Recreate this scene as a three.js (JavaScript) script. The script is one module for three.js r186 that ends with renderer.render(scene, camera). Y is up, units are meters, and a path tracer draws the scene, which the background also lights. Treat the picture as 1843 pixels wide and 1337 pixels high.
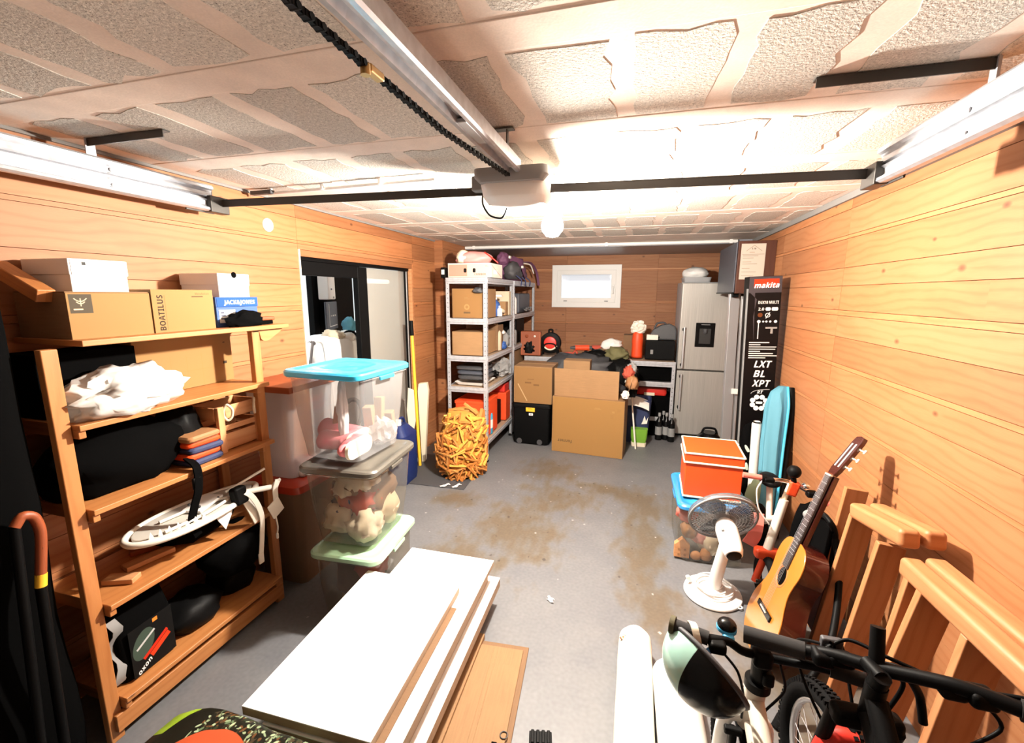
import * as THREE from 'three';
import { RoundedBoxGeometry } from 'three/addons/geometries/RoundedBoxGeometry.js';
import { mergeGeometries, mergeVertices, toCreasedNormals } from 'three/addons/utils/BufferGeometryUtils.js';
import { ImprovedNoise } from 'three/addons/math/ImprovedNoise.js';

// ---------- camera, sky, light, exposure ----------
const R = THREE.MathUtils.degToRad;
const scene = new THREE.Scene();
const camera = new THREE.PerspectiveCamera(80.67, 1843 / 1337, 0.02, 80);
camera.position.set(0, 1.65, 0);
camera.rotation.set(R(-10.03), R(15.67), R(0.26), 'YXZ');
scene.add(camera);
scene.background = new THREE.Color().setRGB(0.72, 0.86, 1.0);
scene.backgroundIntensity = 3;
const LAMP_POWER = 31, LAMP_COLOR = new THREE.Color().setRGB(1.0, 0.92, 0.81);
const ROOM2_POWER = 11;
const renderer = new THREE.WebGLRenderer({ antialias: true });
renderer.toneMapping = THREE.LinearToneMapping;
renderer.toneMappingExposure = 1.15;
renderer.shadowMap.enabled = true;

// ---------- helpers ----------
let seed = 11;
const rnd = () => { seed = (seed + 0x6d2b79f5) | 0; let t = Math.imul(seed ^ (seed >>> 15), 1 | seed); t = (t + Math.imul(t ^ (t >>> 7), 61 | t)) ^ t; return ((t ^ (t >>> 14)) >>> 0) / 4294967296; };
const rr = (a, b) => a + (b - a) * rnd();
const noise = new ImprovedNoise();
const fbm = (x, y, z = 0, o = 4) => { let s = 0, a = 0.5; for (let i = 0; i < o; i++) { s += a * noise.noise(x, y, z + i * 7.3); x *= 2.03; y *= 2.03; z *= 2.03; a *= 0.5; } return s; };
const used = {};
const numbered = (n) => { const k = (used[n] = (used[n] ?? -1) + 1); return k ? n + '_' + String(k).padStart(3, '0') : n; };
const V = (x, y, z) => new THREE.Vector3(x, y, z);
function thing(name, label, category, [x, y, z] = [0, 0, 0], turn = 0, group) {
  const o = new THREE.Group(); o.name = numbered(name); scene.add(o);
  o.position.set(x, y, z); o.rotation.y = turn; o.userData = { label, category };
  if (group) o.userData.group = group;
  return o;
}
function part(name, geo, m, parent, pos, rot) {
  const o = new THREE.Mesh(geo, m); o.name = name; o.castShadow = o.receiveShadow = true; parent.add(o);
  if (pos) o.position.set(...pos);
  if (rot) o.rotation.set(...rot);
  return o;
}
function solo(name, label, category, geo, m, pos, rot, group) {
  const o = part(numbered(name), geo, m, scene, pos, rot); o.userData = { label, category };
  if (group) o.userData.group = group;
  return o;
}
function struct(name, pos) { const o = new THREE.Group(); o.name = name; o.userData = { kind: 'structure' }; if (pos) o.position.set(...pos); scene.add(o); return o; }
function copy(src, label, pos, turn, group) {
  const o = src.clone(); o.name = numbered(src.name.replace(/_\d{3}$/, '')); o.userData = { ...src.userData, label }; if (group) o.userData.group = group;
  o.position.set(...pos); if (turn !== undefined) o.rotation.y = turn; scene.add(o); return o;
}
// uv in metres by the face's main axis; u runs along the grain axis
function muv(g, grain = 0, s = 1, off) {
  if (g.index) g = g.toNonIndexed();
  const p = g.attributes.position, uv = new Float32Array(p.count * 2), a = V(), b = V(), c = V();
  const [ou, ov] = off ?? [rnd() * 7, rnd() * 7];
  for (let i = 0; i < p.count; i += 3) {
    a.fromBufferAttribute(p, i); b.fromBufferAttribute(p, i + 1); c.fromBufferAttribute(p, i + 2);
    const n = b.clone().sub(a).cross(c.clone().sub(a)), q = [Math.abs(n.x), Math.abs(n.y), Math.abs(n.z)], k = q.indexOf(Math.max(...q));
    let [i0, i1] = [0, 1, 2].filter((t) => t !== k); if (i1 === grain) [i0, i1] = [i1, i0];
    [a, b, c].forEach((v, j) => { const w = [v.x, v.y, v.z]; uv[(i + j) * 2] = w[i0] / s + ou; uv[(i + j) * 2 + 1] = w[i1] / s + ov; });
  }
  g.setAttribute('uv', new THREE.BufferAttribute(uv, 2)); return g;
}
const box = (w, h, d, grain = 0) => muv(new THREE.BoxGeometry(w, h, d), grain);
const rbox = (w, h, d, r = 0.004, grain = 0, seg = 2) => muv(new RoundedBoxGeometry(w, h, d, seg, Math.min(r, w / 2.01, h / 2.01, d / 2.01)), grain);
const at = (g, x = 0, y = 0, z = 0, rx = 0, ry = 0, rz = 0) => { if (rx) g.rotateX(rx); if (ry) g.rotateY(ry); if (rz) g.rotateZ(rz); return g.translate(x, y, z); };
const keep = (g) => { const h = g.index ? g.toNonIndexed() : g; for (const k of Object.keys(h.attributes)) if (!['position', 'normal', 'uv'].includes(k)) h.deleteAttribute(k); return h; };
const join = (...gs) => mergeGeometries(gs.flat().map(keep));
const cyl = (r0, r1, h, n = 24) => new THREE.CylinderGeometry(r0, r1, h, n);
const tube = (pts, r, n = 10, seg = 0, closed = false) => { const c = new THREE.CatmullRomCurve3(pts.map((p) => V(...p)), closed, 'catmullrom', 0.4); return new THREE.TubeGeometry(c, seg || pts.length * 8, r, n, closed); };
const line = (pts, r, n = 10) => join(pts.slice(1).map((p, i) => bar(pts[i], p, r, r, n)), pts.map((p) => new THREE.SphereGeometry(r, n, 6).translate(...p)));
function bar(a, b, r0, r1 = r0, n = 12) {
  const A = V(...a), B = V(...b), d = B.clone().sub(A), g = new THREE.CylinderGeometry(r1, r0, d.length(), n);
  g.applyQuaternion(new THREE.Quaternion().setFromUnitVectors(V(0, 1, 0), d.clone().normalize())); return g.translate(...A.add(B).multiplyScalar(0.5).toArray());
}
const lathe = (pts, n = 32) => new THREE.LatheGeometry(pts.map(([r, y]) => new THREE.Vector2(r, y)), n);
function plate(pts, t, bev = 0, curve = 6) { // outline in x,y extruded along z, centred
  const s = new THREE.Shape(pts.map(([x, y]) => new THREE.Vector2(x, y)));
  const g = new THREE.ExtrudeGeometry(s, { depth: t - 2 * bev, bevelEnabled: bev > 0, bevelSize: bev, bevelThickness: bev, bevelSegments: 2, curveSegments: curve, bevelOffset: -bev });
  return g.translate(0, 0, -t / 2 + bev);
}
// closed skin through rings of equal length; caps at both ends when asked
function skin(rings, cap0 = true, cap1 = true) {
  const n = rings[0].length, pos = rings.flat(2), idx = [];
  for (let i = 0; i + 1 < rings.length; i++) for (let j = 0; j < n; j++) { const a = i * n + j, b = i * n + (j + 1) % n; idx.push(a, b, a + n, b, b + n, a + n); }
  const cap = (k, flip) => { const c = rings[k].reduce((s, p) => s.map((v, t) => v + p[t] / n), [0, 0, 0]), ci = pos.length / 3; pos.push(...c); for (let j = 0; j < n; j++) { const a = k * n + j, b = k * n + (j + 1) % n; idx.push(...(flip ? [ci, b, a] : [ci, a, b])); } };
  if (cap0) cap(0, true); if (cap1) cap(rings.length - 1, false);
  const g = new THREE.BufferGeometry(); g.setAttribute('position', new THREE.Float32BufferAttribute(pos, 3)); g.setIndex(idx); g.setAttribute('uv', new THREE.Float32BufferAttribute(new Float32Array(pos.length / 3 * 2), 2)); g.computeVertexNormals(); return g;
}
const crease = (g, a = 0.6) => toCreasedNormals(g, a);
// rounded rectangle ring in the xz plane, counted so that skin() faces outward when rings rise
function rring(w, d, r, y, k = 4, x0 = 0, z0 = 0) {
  const out = []; const cs = [[1, 1, 0], [-1, 1, 1], [-1, -1, 2], [1, -1, 3]];
  for (const [sx, sz, q] of cs) for (let i = 0; i <= k; i++) { const a = (q + i / k) * Math.PI / 2; out.push([x0 + sx * (w / 2 - r) + Math.cos(a) * r, y, z0 + sz * (d / 2 - r) + Math.sin(a) * r]); }
  return out.reverse();
}
const loft = (spec, c0 = true, c1 = true, k = 4) => crease(skin(spec.map(([w, d, r, y, x = 0, z = 0]) => rring(w, d, r, y, k, x, z)), c0, c1), 0.7);
// moves and shrinks a thing so that it stays inside the box lo..hi
function fitIn(o, lo, hi) { for (let k = 0; k < 3; k++) { o.updateMatrixWorld(true); const b = new THREE.Box3().setFromObject(o), s = b.getSize(V(0, 0, 0)), r = Math.min(1, (hi[0] - lo[0]) / s.x, (hi[1] - lo[1]) / s.y, (hi[2] - lo[2]) / s.z); if (r < 1) o.scale.multiplyScalar(r * 0.99); else { o.position.x += Math.max(0, lo[0] - b.min.x) - Math.max(0, b.max.x - hi[0]); o.position.y += Math.max(0, lo[1] - b.min.y) - Math.max(0, b.max.y - hi[1]); o.position.z += Math.max(0, lo[2] - b.min.z) - Math.max(0, b.max.z - hi[2]); } } return o; }
// crumpled or draped lump, flat underneath
function lump(w, h, d, amp = 0.25, freq = 1.6, detail = 4, sharp = 0) {
  let g = mergeVertices(new THREE.IcosahedronGeometry(1, detail).deleteAttribute('uv').deleteAttribute('normal')); const p = g.attributes.position, o = rnd() * 90;
  for (let i = 0; i < p.count; i++) {
    const v = V().fromBufferAttribute(p, i); let f = fbm(v.x * freq + o, v.y * freq, v.z * freq, 4); if (sharp) f = f * (1 - sharp) + sharp * (0.4 - 1.6 * Math.abs(noise.noise(v.x * freq * 1.7 + o, v.y * freq * 1.7, v.z * freq * 1.7 + 4)));
    const k = 1 + amp * f * 2; let y = v.y * k; y = y < 0 ? Math.max(y * 0.9, -0.62) : y;
    p.setXYZ(i, v.x * k * w / 2, (y + 0.62) / 1.62 * h, v.z * k * d / 2);
  }
  g.computeVertexNormals(); return muv(sharp > 0.5 ? crease(g, 0.35) : g, 0);
}
function sheet(fn, nu, nv, t = 0.002) { // cloth or paper with a little thickness: fn(u,v) -> [x,y,z]
  const top = [], idx = [], N = (nu + 1) * (nv + 1);
  for (let j = 0; j <= nv; j++) for (let i = 0; i <= nu; i++) top.push(fn(i / nu, j / nv));
  for (let j = 0; j < nv; j++) for (let i = 0; i < nu; i++) { const a = j * (nu + 1) + i, b = a + 1, c = a + nu + 1, d = c + 1; idx.push(a, b, c, b, d, c); }
  const g0 = new THREE.BufferGeometry(); g0.setAttribute('position', new THREE.Float32BufferAttribute(top.flat(), 3)); g0.setIndex(idx); g0.computeVertexNormals();
  const nn = g0.attributes.normal, pos = [...top.flat()], uv = []; for (let i = 0; i < N; i++) pos.push(top[i][0] - nn.getX(i) * t, top[i][1] - nn.getY(i) * t, top[i][2] - nn.getZ(i) * t);
  for (let k = 0; k < 2; k++) for (let j = 0; j <= nv; j++) for (let i = 0; i <= nu; i++) uv.push(i / nu, j / nv);
  const all = [...idx]; for (let i = 0; i < idx.length; i += 3) all.push(idx[i] + N, idx[i + 2] + N, idx[i + 1] + N);
  const edge = []; for (let i = 0; i <= nu; i++) edge.push(i); for (let j = 1; j <= nv; j++) edge.push(j * (nu + 1) + nu); for (let i = nu - 1; i >= 0; i--) edge.push(nv * (nu + 1) + i); for (let j = nv - 1; j > 0; j--) edge.push(j * (nu + 1));
  edge.forEach((a, i) => { const b = edge[(i + 1) % edge.length]; all.push(a, a + N, b, b, a + N, b + N); });
  const g = new THREE.BufferGeometry(); g.setAttribute('position', new THREE.Float32BufferAttribute(pos, 3)); g.setAttribute('uv', new THREE.Float32BufferAttribute(uv, 2)); g.setIndex(all); return crease(g, 0.9);
}
const strap = (pts, w, t, side) => { // flat band along points; side(i) gives the band's width direction
  const c = new THREE.CatmullRomCurve3(pts.map((p) => V(...p))), n = pts.length * 6, s = V(...side).normalize(), rings = [];
  for (let i = 0; i <= n; i++) { const p = c.getPoint(i / n), T = c.getTangent(i / n), u = s.clone().addScaledVector(T, -s.dot(T)).normalize(), q = T.clone().cross(u).normalize(); rings.push([[-1, -1], [1, -1], [1, 1], [-1, 1]].map(([a, b]) => p.clone().addScaledVector(u, a * w / 2).addScaledVector(q, b * t / 2).toArray())); }
  return crease(skin(rings), 0.5);
};
// ---------- materials ----------
function dataTex(w, h, fn, srgb = true, rep = [1, 1]) {
  const d = new Uint8Array(w * h * 4);
  for (let y = 0; y < h; y++) for (let x = 0; x < w; x++) { const c = fn(x / w, y / h, x, y), i = (y * w + x) * 4; for (let k = 0; k < 3; k++) d[i + k] = Math.max(0, Math.min(255, (c.length ? c[k] : c) * 255)); d[i + 3] = 255; }
  const t = new THREE.DataTexture(d, w, h); t.wrapS = t.wrapT = THREE.RepeatWrapping; t.magFilter = THREE.LinearFilter; t.minFilter = THREE.LinearMipmapLinearFilter; t.generateMipmaps = true;
  if (srgb) t.colorSpace = THREE.SRGBColorSpace; t.repeat.set(...rep); t.needsUpdate = true; return t;
}
const mix = (a, b, t) => a.map((v, i) => v + (b[i] - v) * t);
const clamp = (t) => Math.max(0, Math.min(1, t));
const tile = (f, u, v) => { const a = u * (1) , s = clamp((u - 0.85) / 0.15); return f(a, v) * (1 - s) + f(a - 1, v) * s; }; // wraps in u
// sawn softwood: u along the grain, 1.6 m long and 0.4 m wide
function woodTex(base, dark, knots, o) {
  const kn = Array.from({ length: knots }, () => [rr(0.05, 0.95), rr(0.08, 0.92), rr(0.014, 0.036)]);
  return dataTex(1024, 256, (u, v) => {
    let push = 0, spot = 0;
    for (const [a, b, r] of kn) { const dx = (u - a) * 4, dy = v - b, q = Math.hypot(dx, dy); push += Math.sign(dy) * r * 1.6 * Math.exp(-q / (r * 4)); spot = Math.max(spot, clamp(1.25 - Math.hypot(dx * 0.6, dy) / r)); }
    const warp = tile((x, y) => fbm(x * 3 + o, y * 2.2, o, 3), u, v) * 0.16;
    const ring = 0.5 + 0.5 * Math.sin((v + push + warp) * 62.832 + 2 * noise.noise(u * 2, v * 3, o));
    const fine = tile((x, y) => noise.noise(x * 28, y * 190, o), u, v) * 0.16, broad = tile((x, y) => fbm(x * 4, y * 3, o + 9, 3), u, v);
    return mix(mix(base, dark, clamp(0.3 * ring ** 3 + fine + broad * 0.45 + 0.08)), dark.map((t) => t * 0.62), spot * 0.8);
  }, true, [1 / 1.6, 1 / 0.4]);
}
const M = {};
const std = (name, color, roughness = 0.6, o = {}) => { const m = new THREE.MeshStandardMaterial({ roughness, ...o }); m.name = name; if (typeof color === 'string') m.color.set(color); else if (color) m.color.setRGB(...color); return (M[name] = m); };
const phys = (name, color, o = {}) => { const m = new THREE.MeshPhysicalMaterial(o); m.name = name; if (color) m.color.set(color); return (M[name] = m); };
const wt = [woodTex([0.76, 0.52, 0.345], [0.63, 0.375, 0.205], 2, 1), woodTex([0.78, 0.545, 0.37], [0.66, 0.405, 0.23], 3, 5), woodTex([0.73, 0.485, 0.31], [0.6, 0.345, 0.185], 2, 9)];
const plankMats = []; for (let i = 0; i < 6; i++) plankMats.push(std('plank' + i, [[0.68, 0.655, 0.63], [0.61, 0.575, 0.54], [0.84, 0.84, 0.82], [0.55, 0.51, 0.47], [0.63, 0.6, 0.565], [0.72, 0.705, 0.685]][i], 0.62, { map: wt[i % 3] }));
std('shelfWood', [0.92, 0.92, 0.72], 0.5, { map: wt[2] }); std('paleWood', [1, 1.1, 1.15], 0.55, { map: wt[1] }); std('bedWood', [0.86, 0.86, 0.86], 0.5, { map: wt[0] }); std('brownWood', [0.55, 0.3, 0.2], 0.5, { map: wt[2] }); std('darkWood', [0.13, 0.075, 0.055], 0.5, { map: wt[2] });
const speck = dataTex(256, 256, (u, v, x, y) => { const n = 0.5 + 0.55 * fbm(u * 34, v * 34, 2, 3) + rr(-0.16, 0.16); return [n, n, n]; }, false, [1 / 0.3, 1 / 0.3]);
const blockTex = dataTex(256, 256, (u, v) => { const a = fbm(u * 30, v * 30, 6, 3), b = noise.noise(u * 80, v * 80, 1); let k = 0.80 + 0.18 * a + 0.1 * b + rr(-0.07, 0.07); if (b < -0.52) k *= 0.5; return [k, k * 0.985, k * 0.955]; }, true, [1 / 0.3, 1 / 0.3]);
const mortTex = dataTex(256, 256, (u, v) => { const a = fbm(u * 7, v * 7, 3, 4), k = 0.9 + 0.08 * a + rr(-0.02, 0.02); return [k * 1.0, k * 0.945, k * 0.9]; }, true, [1 / 0.8, 1 / 0.8]);
const blockMats = [0.96, 0.86, 1.05].map((k, i) => std('block' + i, [k, k * 0.98, k * 0.95], 0.95, { map: blockTex, bumpMap: speck, bumpScale: 0.002 }));
std('mortar', [1, 0.98, 0.96], 0.95, { map: mortTex, bumpMap: mortTex, bumpScale: 0.002 });
// painted floor with brown dirt, worn patches and flecks, laid over the whole room (3.4 x 7.4 m)
const dirt = [[-0.75, -2.75, 0.34, 0.42], [-1.0, -2.35, 0.25, 0.3], [0.12, -2.75, 0.16, 0.75], [-0.55, -3.3, 0.28, 0.3], [0.2, -2.2, 0.14, 0.3], [-1.35, -3.1, 0.2, 0.15], [0.15, -3.4, 0.22, 0.3], [-0.1, -3.6, 0.3, 0.15], [0.75, -1.9, 0.3, 0.4], [-0.7, -3.9, 0.3, 0.25]];
const flecks = Array.from({ length: 60 }, () => [rr(-1.6, 1), rr(-4, -1.2), rr(0.003, 0.009)]);
const floorTex = dataTex(700, 1500, (u, v) => {
  const x = -2.2 + u * 3.4, z = -6.3 + (v) * 7.4; let k = 0; const w = fbm(x * 5, z * 5, 4, 5), w2 = fbm(x * 17, z * 7, 8, 4);
  for (const [a, b, ra, rb] of dirt) k = Math.max(k, clamp(1.25 - Math.hypot((x - a) / ra, (z - b) / rb) + w * 1.1 + w2 * 1.1));
  let c = mix([0.52, 0.52, 0.53], [0.585, 0.58, 0.578], clamp(0.5 + w)); c = mix(c, [0.49, 0.42, 0.33], clamp(k * 0.8)); c = c.map((t) => t * (1 + 0.07 * noise.noise(x * 60, z * 60, 1)));
  for (const [a, b, r] of flecks) if (Math.hypot(x - a, z - b) < r) c = [0.85, 0.83, 0.8];
  const sp = noise.noise(x * 30, z * 22, 13); if (k > 0.35 && sp > 0.62) c = c.map((t) => t * 0.7); return c;
});
std('floor', [0.50, 0.51, 0.53], 0.5, { map: floorTex, bumpMap: mortTex, bumpScale: 0.0008 });
const cardTex = dataTex(256, 256, (u, v) => { const k = 0.98 + 0.05 * noise.noise(u * 5, v * 90, 3) + 0.06 * fbm(u * 4, v * 4, 5) + rr(-0.015, 0.015); return [k, k, k]; }, true, [1 / 0.5, 1 / 0.5]);
std('card', [0.26, 0.142, 0.062], 0.8, { map: cardTex }); std('cardPale', [0.31, 0.175, 0.078], 0.8, { map: cardTex }); std('cardDark', [0.17, 0.09, 0.04], 0.8, { map: cardTex });
std('tape', [0.5, 0.33, 0.17], 0.25);
const galvTex = dataTex(128, 128, (u, v) => { const k = 0.86 + 0.12 * fbm(u * 9, v * 9, 2, 3); return [k, k, k * 1.01]; }, true, [1 / 0.25, 1 / 0.25]);
std('galv', [0.66, 0.67, 0.7], 0.42, { metalness: 0.35, map: galvTex }); std('track', [0.75, 0.77, 0.8], 0.38, { metalness: 0.7, map: galvTex }); std('chrome', [0.8, 0.8, 0.8], 0.15, { metalness: 1 }); std('alu', [0.72, 0.73, 0.75], 0.35, { metalness: 0.7 }); std('aluDull', [0.5, 0.51, 0.53], 0.5, { metalness: 0.5 });
const brushTex = dataTex(64, 512, (u, v) => { const k = 0.9 + 0.08 * noise.noise(u * 2, v * 140, 1); return [k, k, k]; }, true, [1, 2]);
std('steel', [0.54, 0.515, 0.48], 0.4, { metalness: 0.35, map: brushTex });
std('white', [0.82, 0.81, 0.79], 0.45); std('whiteWarm', [0.8, 0.75, 0.66], 0.5); std('paper', [0.8, 0.76, 0.7], 0.8); std('cream', [0.76, 0.68, 0.52], 0.6); std('boardEdge', [0.36, 0.25, 0.165], 0.75, { map: cardTex });
const dark = (n, c, r, s) => { const m = phys(n, null, { roughness: r, specularIntensity: s }); m.color.setRGB(c, c, c * 1.05); }; dark('black', 0.0035, 0.5, 0.16); dark('blackMatt', 0.002, 0.9, 0.05); dark('blackGloss', 0.004, 0.22, 0.45); dark('rubber', 0.006, 0.8, 0.12); std('charcoal', [0.05, 0.05, 0.055], 0.6); std('darkSteel', [0.06, 0.055, 0.05], 0.42, { metalness: 0.5 }); std('gray', [0.25, 0.25, 0.25], 0.6); std('grayBlue', [0.06, 0.066, 0.085], 0.5); std('gapShadeGray', [0.2, 0.19, 0.18], 0.9);
std('orange', [0.72, 0.062, 0.003], 0.6); std('orangeRed', [0.75, 0.07, 0.015], 0.5); std('red', [0.62, 0.03, 0.02], 0.4); std('fadedRed', [0.72, 0.17, 0.13], 0.5); std('pink', [0.72, 0.2, 0.22], 0.6); std('pinkBag', [0.66, 0.28, 0.26], 0.45); std('blue', [0.025, 0.08, 0.28], 0.6); std('navy', [0.02, 0.03, 0.09], 0.7); std('royal', [0.006, 0.018, 0.1], 0.5); std('skyBlue', [0.05, 0.42, 0.68], 0.4); std('cyanCloth', [0.07, 0.23, 0.31], 0.75); std('green', [0.16, 0.36, 0.03], 0.5); std('yellow', [0.86, 0.5, 0.03], 0.5); std('netOrange', [0.66, 0.36, 0.06], 0.7); std('purple', [0.14, 0.05, 0.11], 0.7); std('mint', [0.42, 0.72, 0.66], 0.35); std('beige', [0.6, 0.5, 0.36], 0.8); std('oatmeal', [0.66, 0.58, 0.46], 0.9); std('brownCloth', [0.2, 0.11, 0.06], 0.9); std('leather', [0.32, 0.15, 0.06], 0.6); std('rustRed', [0.45, 0.07, 0.04], 0.8);
phys('clearPlastic', '#e9e9ea', { roughness: 0.13, transmission: 0.86, thickness: 0, ior: 1.45 }); phys('smokyPlastic', '#dcd9d2', { roughness: 0.1, transmission: 0.92, thickness: 0, ior: 1.4 }); phys('frosted', '#e6e8ea', { roughness: 0.4, transmission: 0.75, thickness: 0, ior: 1.4 }); phys('glass', '#ffffff', { roughness: 0.02, transmission: 1, thickness: 0, ior: 1.5 }); phys('hazyGlass', '#d8d4cc', { roughness: 0.3, transmission: 0.72, thickness: 0, ior: 1.5 }); phys('fanBlade', '#9aa0a6', { roughness: 0.15, transmission: 0.75, thickness: 0, ior: 1.45 });
phys('blueLid', '#36b4e2', { roughness: 0.3, clearcoat: 0.3 }); phys('bluerLid', '#2b86c6', { roughness: 0.3, clearcoat: 0.3 }); phys('greyLid', '#57534c', { roughness: 0.3, clearcoat: 0.3 }); phys('greenLid', '#9ec4a4', { roughness: 0.35, clearcoat: 0.2 }); phys('thinBag', '#f0eeea', { roughness: 0.4, transmission: 0.25, thickness: 0, side: THREE.DoubleSide });
phys('guitarTop', '#c0762a', { roughness: 0.3, clearcoat: 0.7, clearcoatRoughness: 0.15 }); phys('guitarSide', '#3a0f08', { roughness: 0.25, clearcoat: 0.8, clearcoatRoughness: 0.1 }); phys('helmetShell', '#a5d0c2', { roughness: 0.25, clearcoat: 0.8 });
const emit = (name, c, k) => std(name, [0.9, 0.9, 0.9], 0.5, { emissive: new THREE.Color().setRGB(...c), emissiveIntensity: k });
// flat print: a canvas drawn once; returns a material
function print(w, h, draw, o = {}) {
  const c = document.createElement('canvas'); c.width = w; c.height = h; const x = c.getContext('2d'); draw(x, w, h);
  const t = new THREE.CanvasTexture(c); t.colorSpace = THREE.SRGBColorSpace; return new THREE.MeshPhysicalMaterial({ map: t, roughness: o.roughness ?? 0.7, specularIntensity: 0.3 });
}
const CARD = '#8b673f', CARDP = '#957146';
const decal = (name, w, h, m, parent, pos, rot) => part(name, new RoundedBoxGeometry(w, h, 0.001, 1, 0.0004), m, parent, pos, rot) && parent.children.at(-1);
function face(name, w, h, m, parent, pos, rot) { // thin printed sheet, picture on its +z side
  const g = new THREE.PlaneGeometry(w, h); const b = keep(new THREE.BoxGeometry(w, h, 0.0008).translate(0, 0, -0.0006)); b.attributes.uv.array.fill(0.01);
  return part(name, join(g, b), m, parent, pos, rot);
}

// ---------- the setting ----------
const XL = -2.12, XR = 1.12, H = 2.21, ZF = -6.2, ZB = 1.1, DZ0 = -2.43, DZ1 = -3.95, DH = 1.93, JOG = -4.45;
const floorG = new THREE.BoxGeometry(XR - XL + 0.3, 0.1, ZB - ZF + 0.3).translate((XL + XR) / 2, -0.05, (ZB + ZF) / 2);
{ const p = floorG.attributes.position, uv = floorG.attributes.uv; for (let i = 0; i < p.count; i++) uv.setXY(i, (p.getX(i) + 2.2) / 3.4, (p.getZ(i) + 6.3) / 7.4); }
const fl = part('floor', floorG, M.floor, scene); fl.userData = { kind: 'structure' };
// glued softwood planks: courses of uneven height, split at the panel joints
const PH = [0.14, 0.115, 0.022, 0.15, 0.12, 0.03, 0.135, 0.1, 0.16, 0.02];
function planks(parent, axis, a0, a1, y0, y1, plane, sign, joints) {
  let y = 0, k = 0;
  while (y < H - 0.01) {
    const h = Math.min(PH[k % 10], H - y), lo = Math.max(y, y0), hi = Math.min(y + h, y1); y += h; k++;
    if (hi - lo < 0.012) continue;
    const cuts = [a0, ...joints.filter((j) => j > a0 + 0.02 && j < a1 - 0.02), a1];
    for (let i = 0; i + 1 < cuts.length; i++) {
      const L = cuts[i + 1] - cuts[i] - 0.002, t = 0.014 + rr(-0.0008, 0.0008);
      const g = axis === 'z' ? muv(new THREE.BoxGeometry(t, hi - lo - 0.0025, L), 2) : muv(new THREE.BoxGeometry(L, hi - lo - 0.0025, t), 0);
      const c = (cuts[i] + cuts[i + 1]) / 2, q = plane - sign * 0.007;
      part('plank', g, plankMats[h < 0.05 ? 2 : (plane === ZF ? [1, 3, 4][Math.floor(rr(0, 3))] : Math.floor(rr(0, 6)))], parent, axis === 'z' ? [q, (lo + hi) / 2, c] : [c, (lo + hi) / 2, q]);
    }
  }
}
const wallL = struct('wall_left'), wallR = struct('wall_right'), wallF = struct('wall_far'), wallB = struct('wall_back');
const slab = (p, x0, x1, y0, y1, z0, z1, m = M.paleWood, n = 'wall_core') => part(n, box(x1 - x0, y1 - y0, z1 - z0, 2), m, p, [(x0 + x1) / 2, (y0 + y1) / 2, (z0 + z1) / 2]);
slab(wallL, XL - 0.16, XL - 0.014, 0, H, DZ0, ZB); slab(wallL, XL - 0.16, XL - 0.014, DH, H, DZ1, DZ0); slab(wallL, XL - 0.16, XL - 0.014, 0, H, JOG, DZ1); slab(wallL, XL - 0.16, XL + 0.09, 0, H, ZF, JOG);
planks(wallL, 'z', DZ0, ZB, 0, H, XL, 1, [-0.9]); planks(wallL, 'z', DZ1, DZ0, DH, H, XL, 1, []); planks(wallL, 'z', JOG, DZ1, 0, H, XL, 1, []); planks(wallL, 'z', ZF, JOG, 0, H, XL + 0.1, 1, []); planks(wallL, 'x', XL, XL + 0.1, 0, H, JOG + 0.012, 1, []);
slab(wallR, XR + 0.014, XR + 0.16, 0, H, ZF, ZB); planks(wallR, 'z', ZF, ZB, 0, H, XR, -1, [-4.1, -2.95, -0.7]);
const WX0 = -1.15, WX1 = -0.215, WY0 = 1.475, WY1 = 2.045, WI = 0.05;
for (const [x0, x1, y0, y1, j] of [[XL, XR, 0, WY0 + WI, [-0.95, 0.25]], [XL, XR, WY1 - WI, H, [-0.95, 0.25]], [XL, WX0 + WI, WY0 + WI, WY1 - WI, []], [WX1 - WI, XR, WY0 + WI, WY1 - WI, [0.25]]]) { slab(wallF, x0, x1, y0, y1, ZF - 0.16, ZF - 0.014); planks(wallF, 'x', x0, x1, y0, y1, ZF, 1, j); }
slab(wallB, XL - 0.16, XR + 0.16, 0, H, ZB, ZB + 0.1, std('garageDoor', [0.16, 0.15, 0.14], 0.7)); for (let i = 0; i < 4; i++) part('door_panel', rbox(3.0, 0.52, 0.04, 0.012), M.garageDoor, wallB, [-0.5, 0.28 + i * 0.54, ZB - 0.02]);
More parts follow.
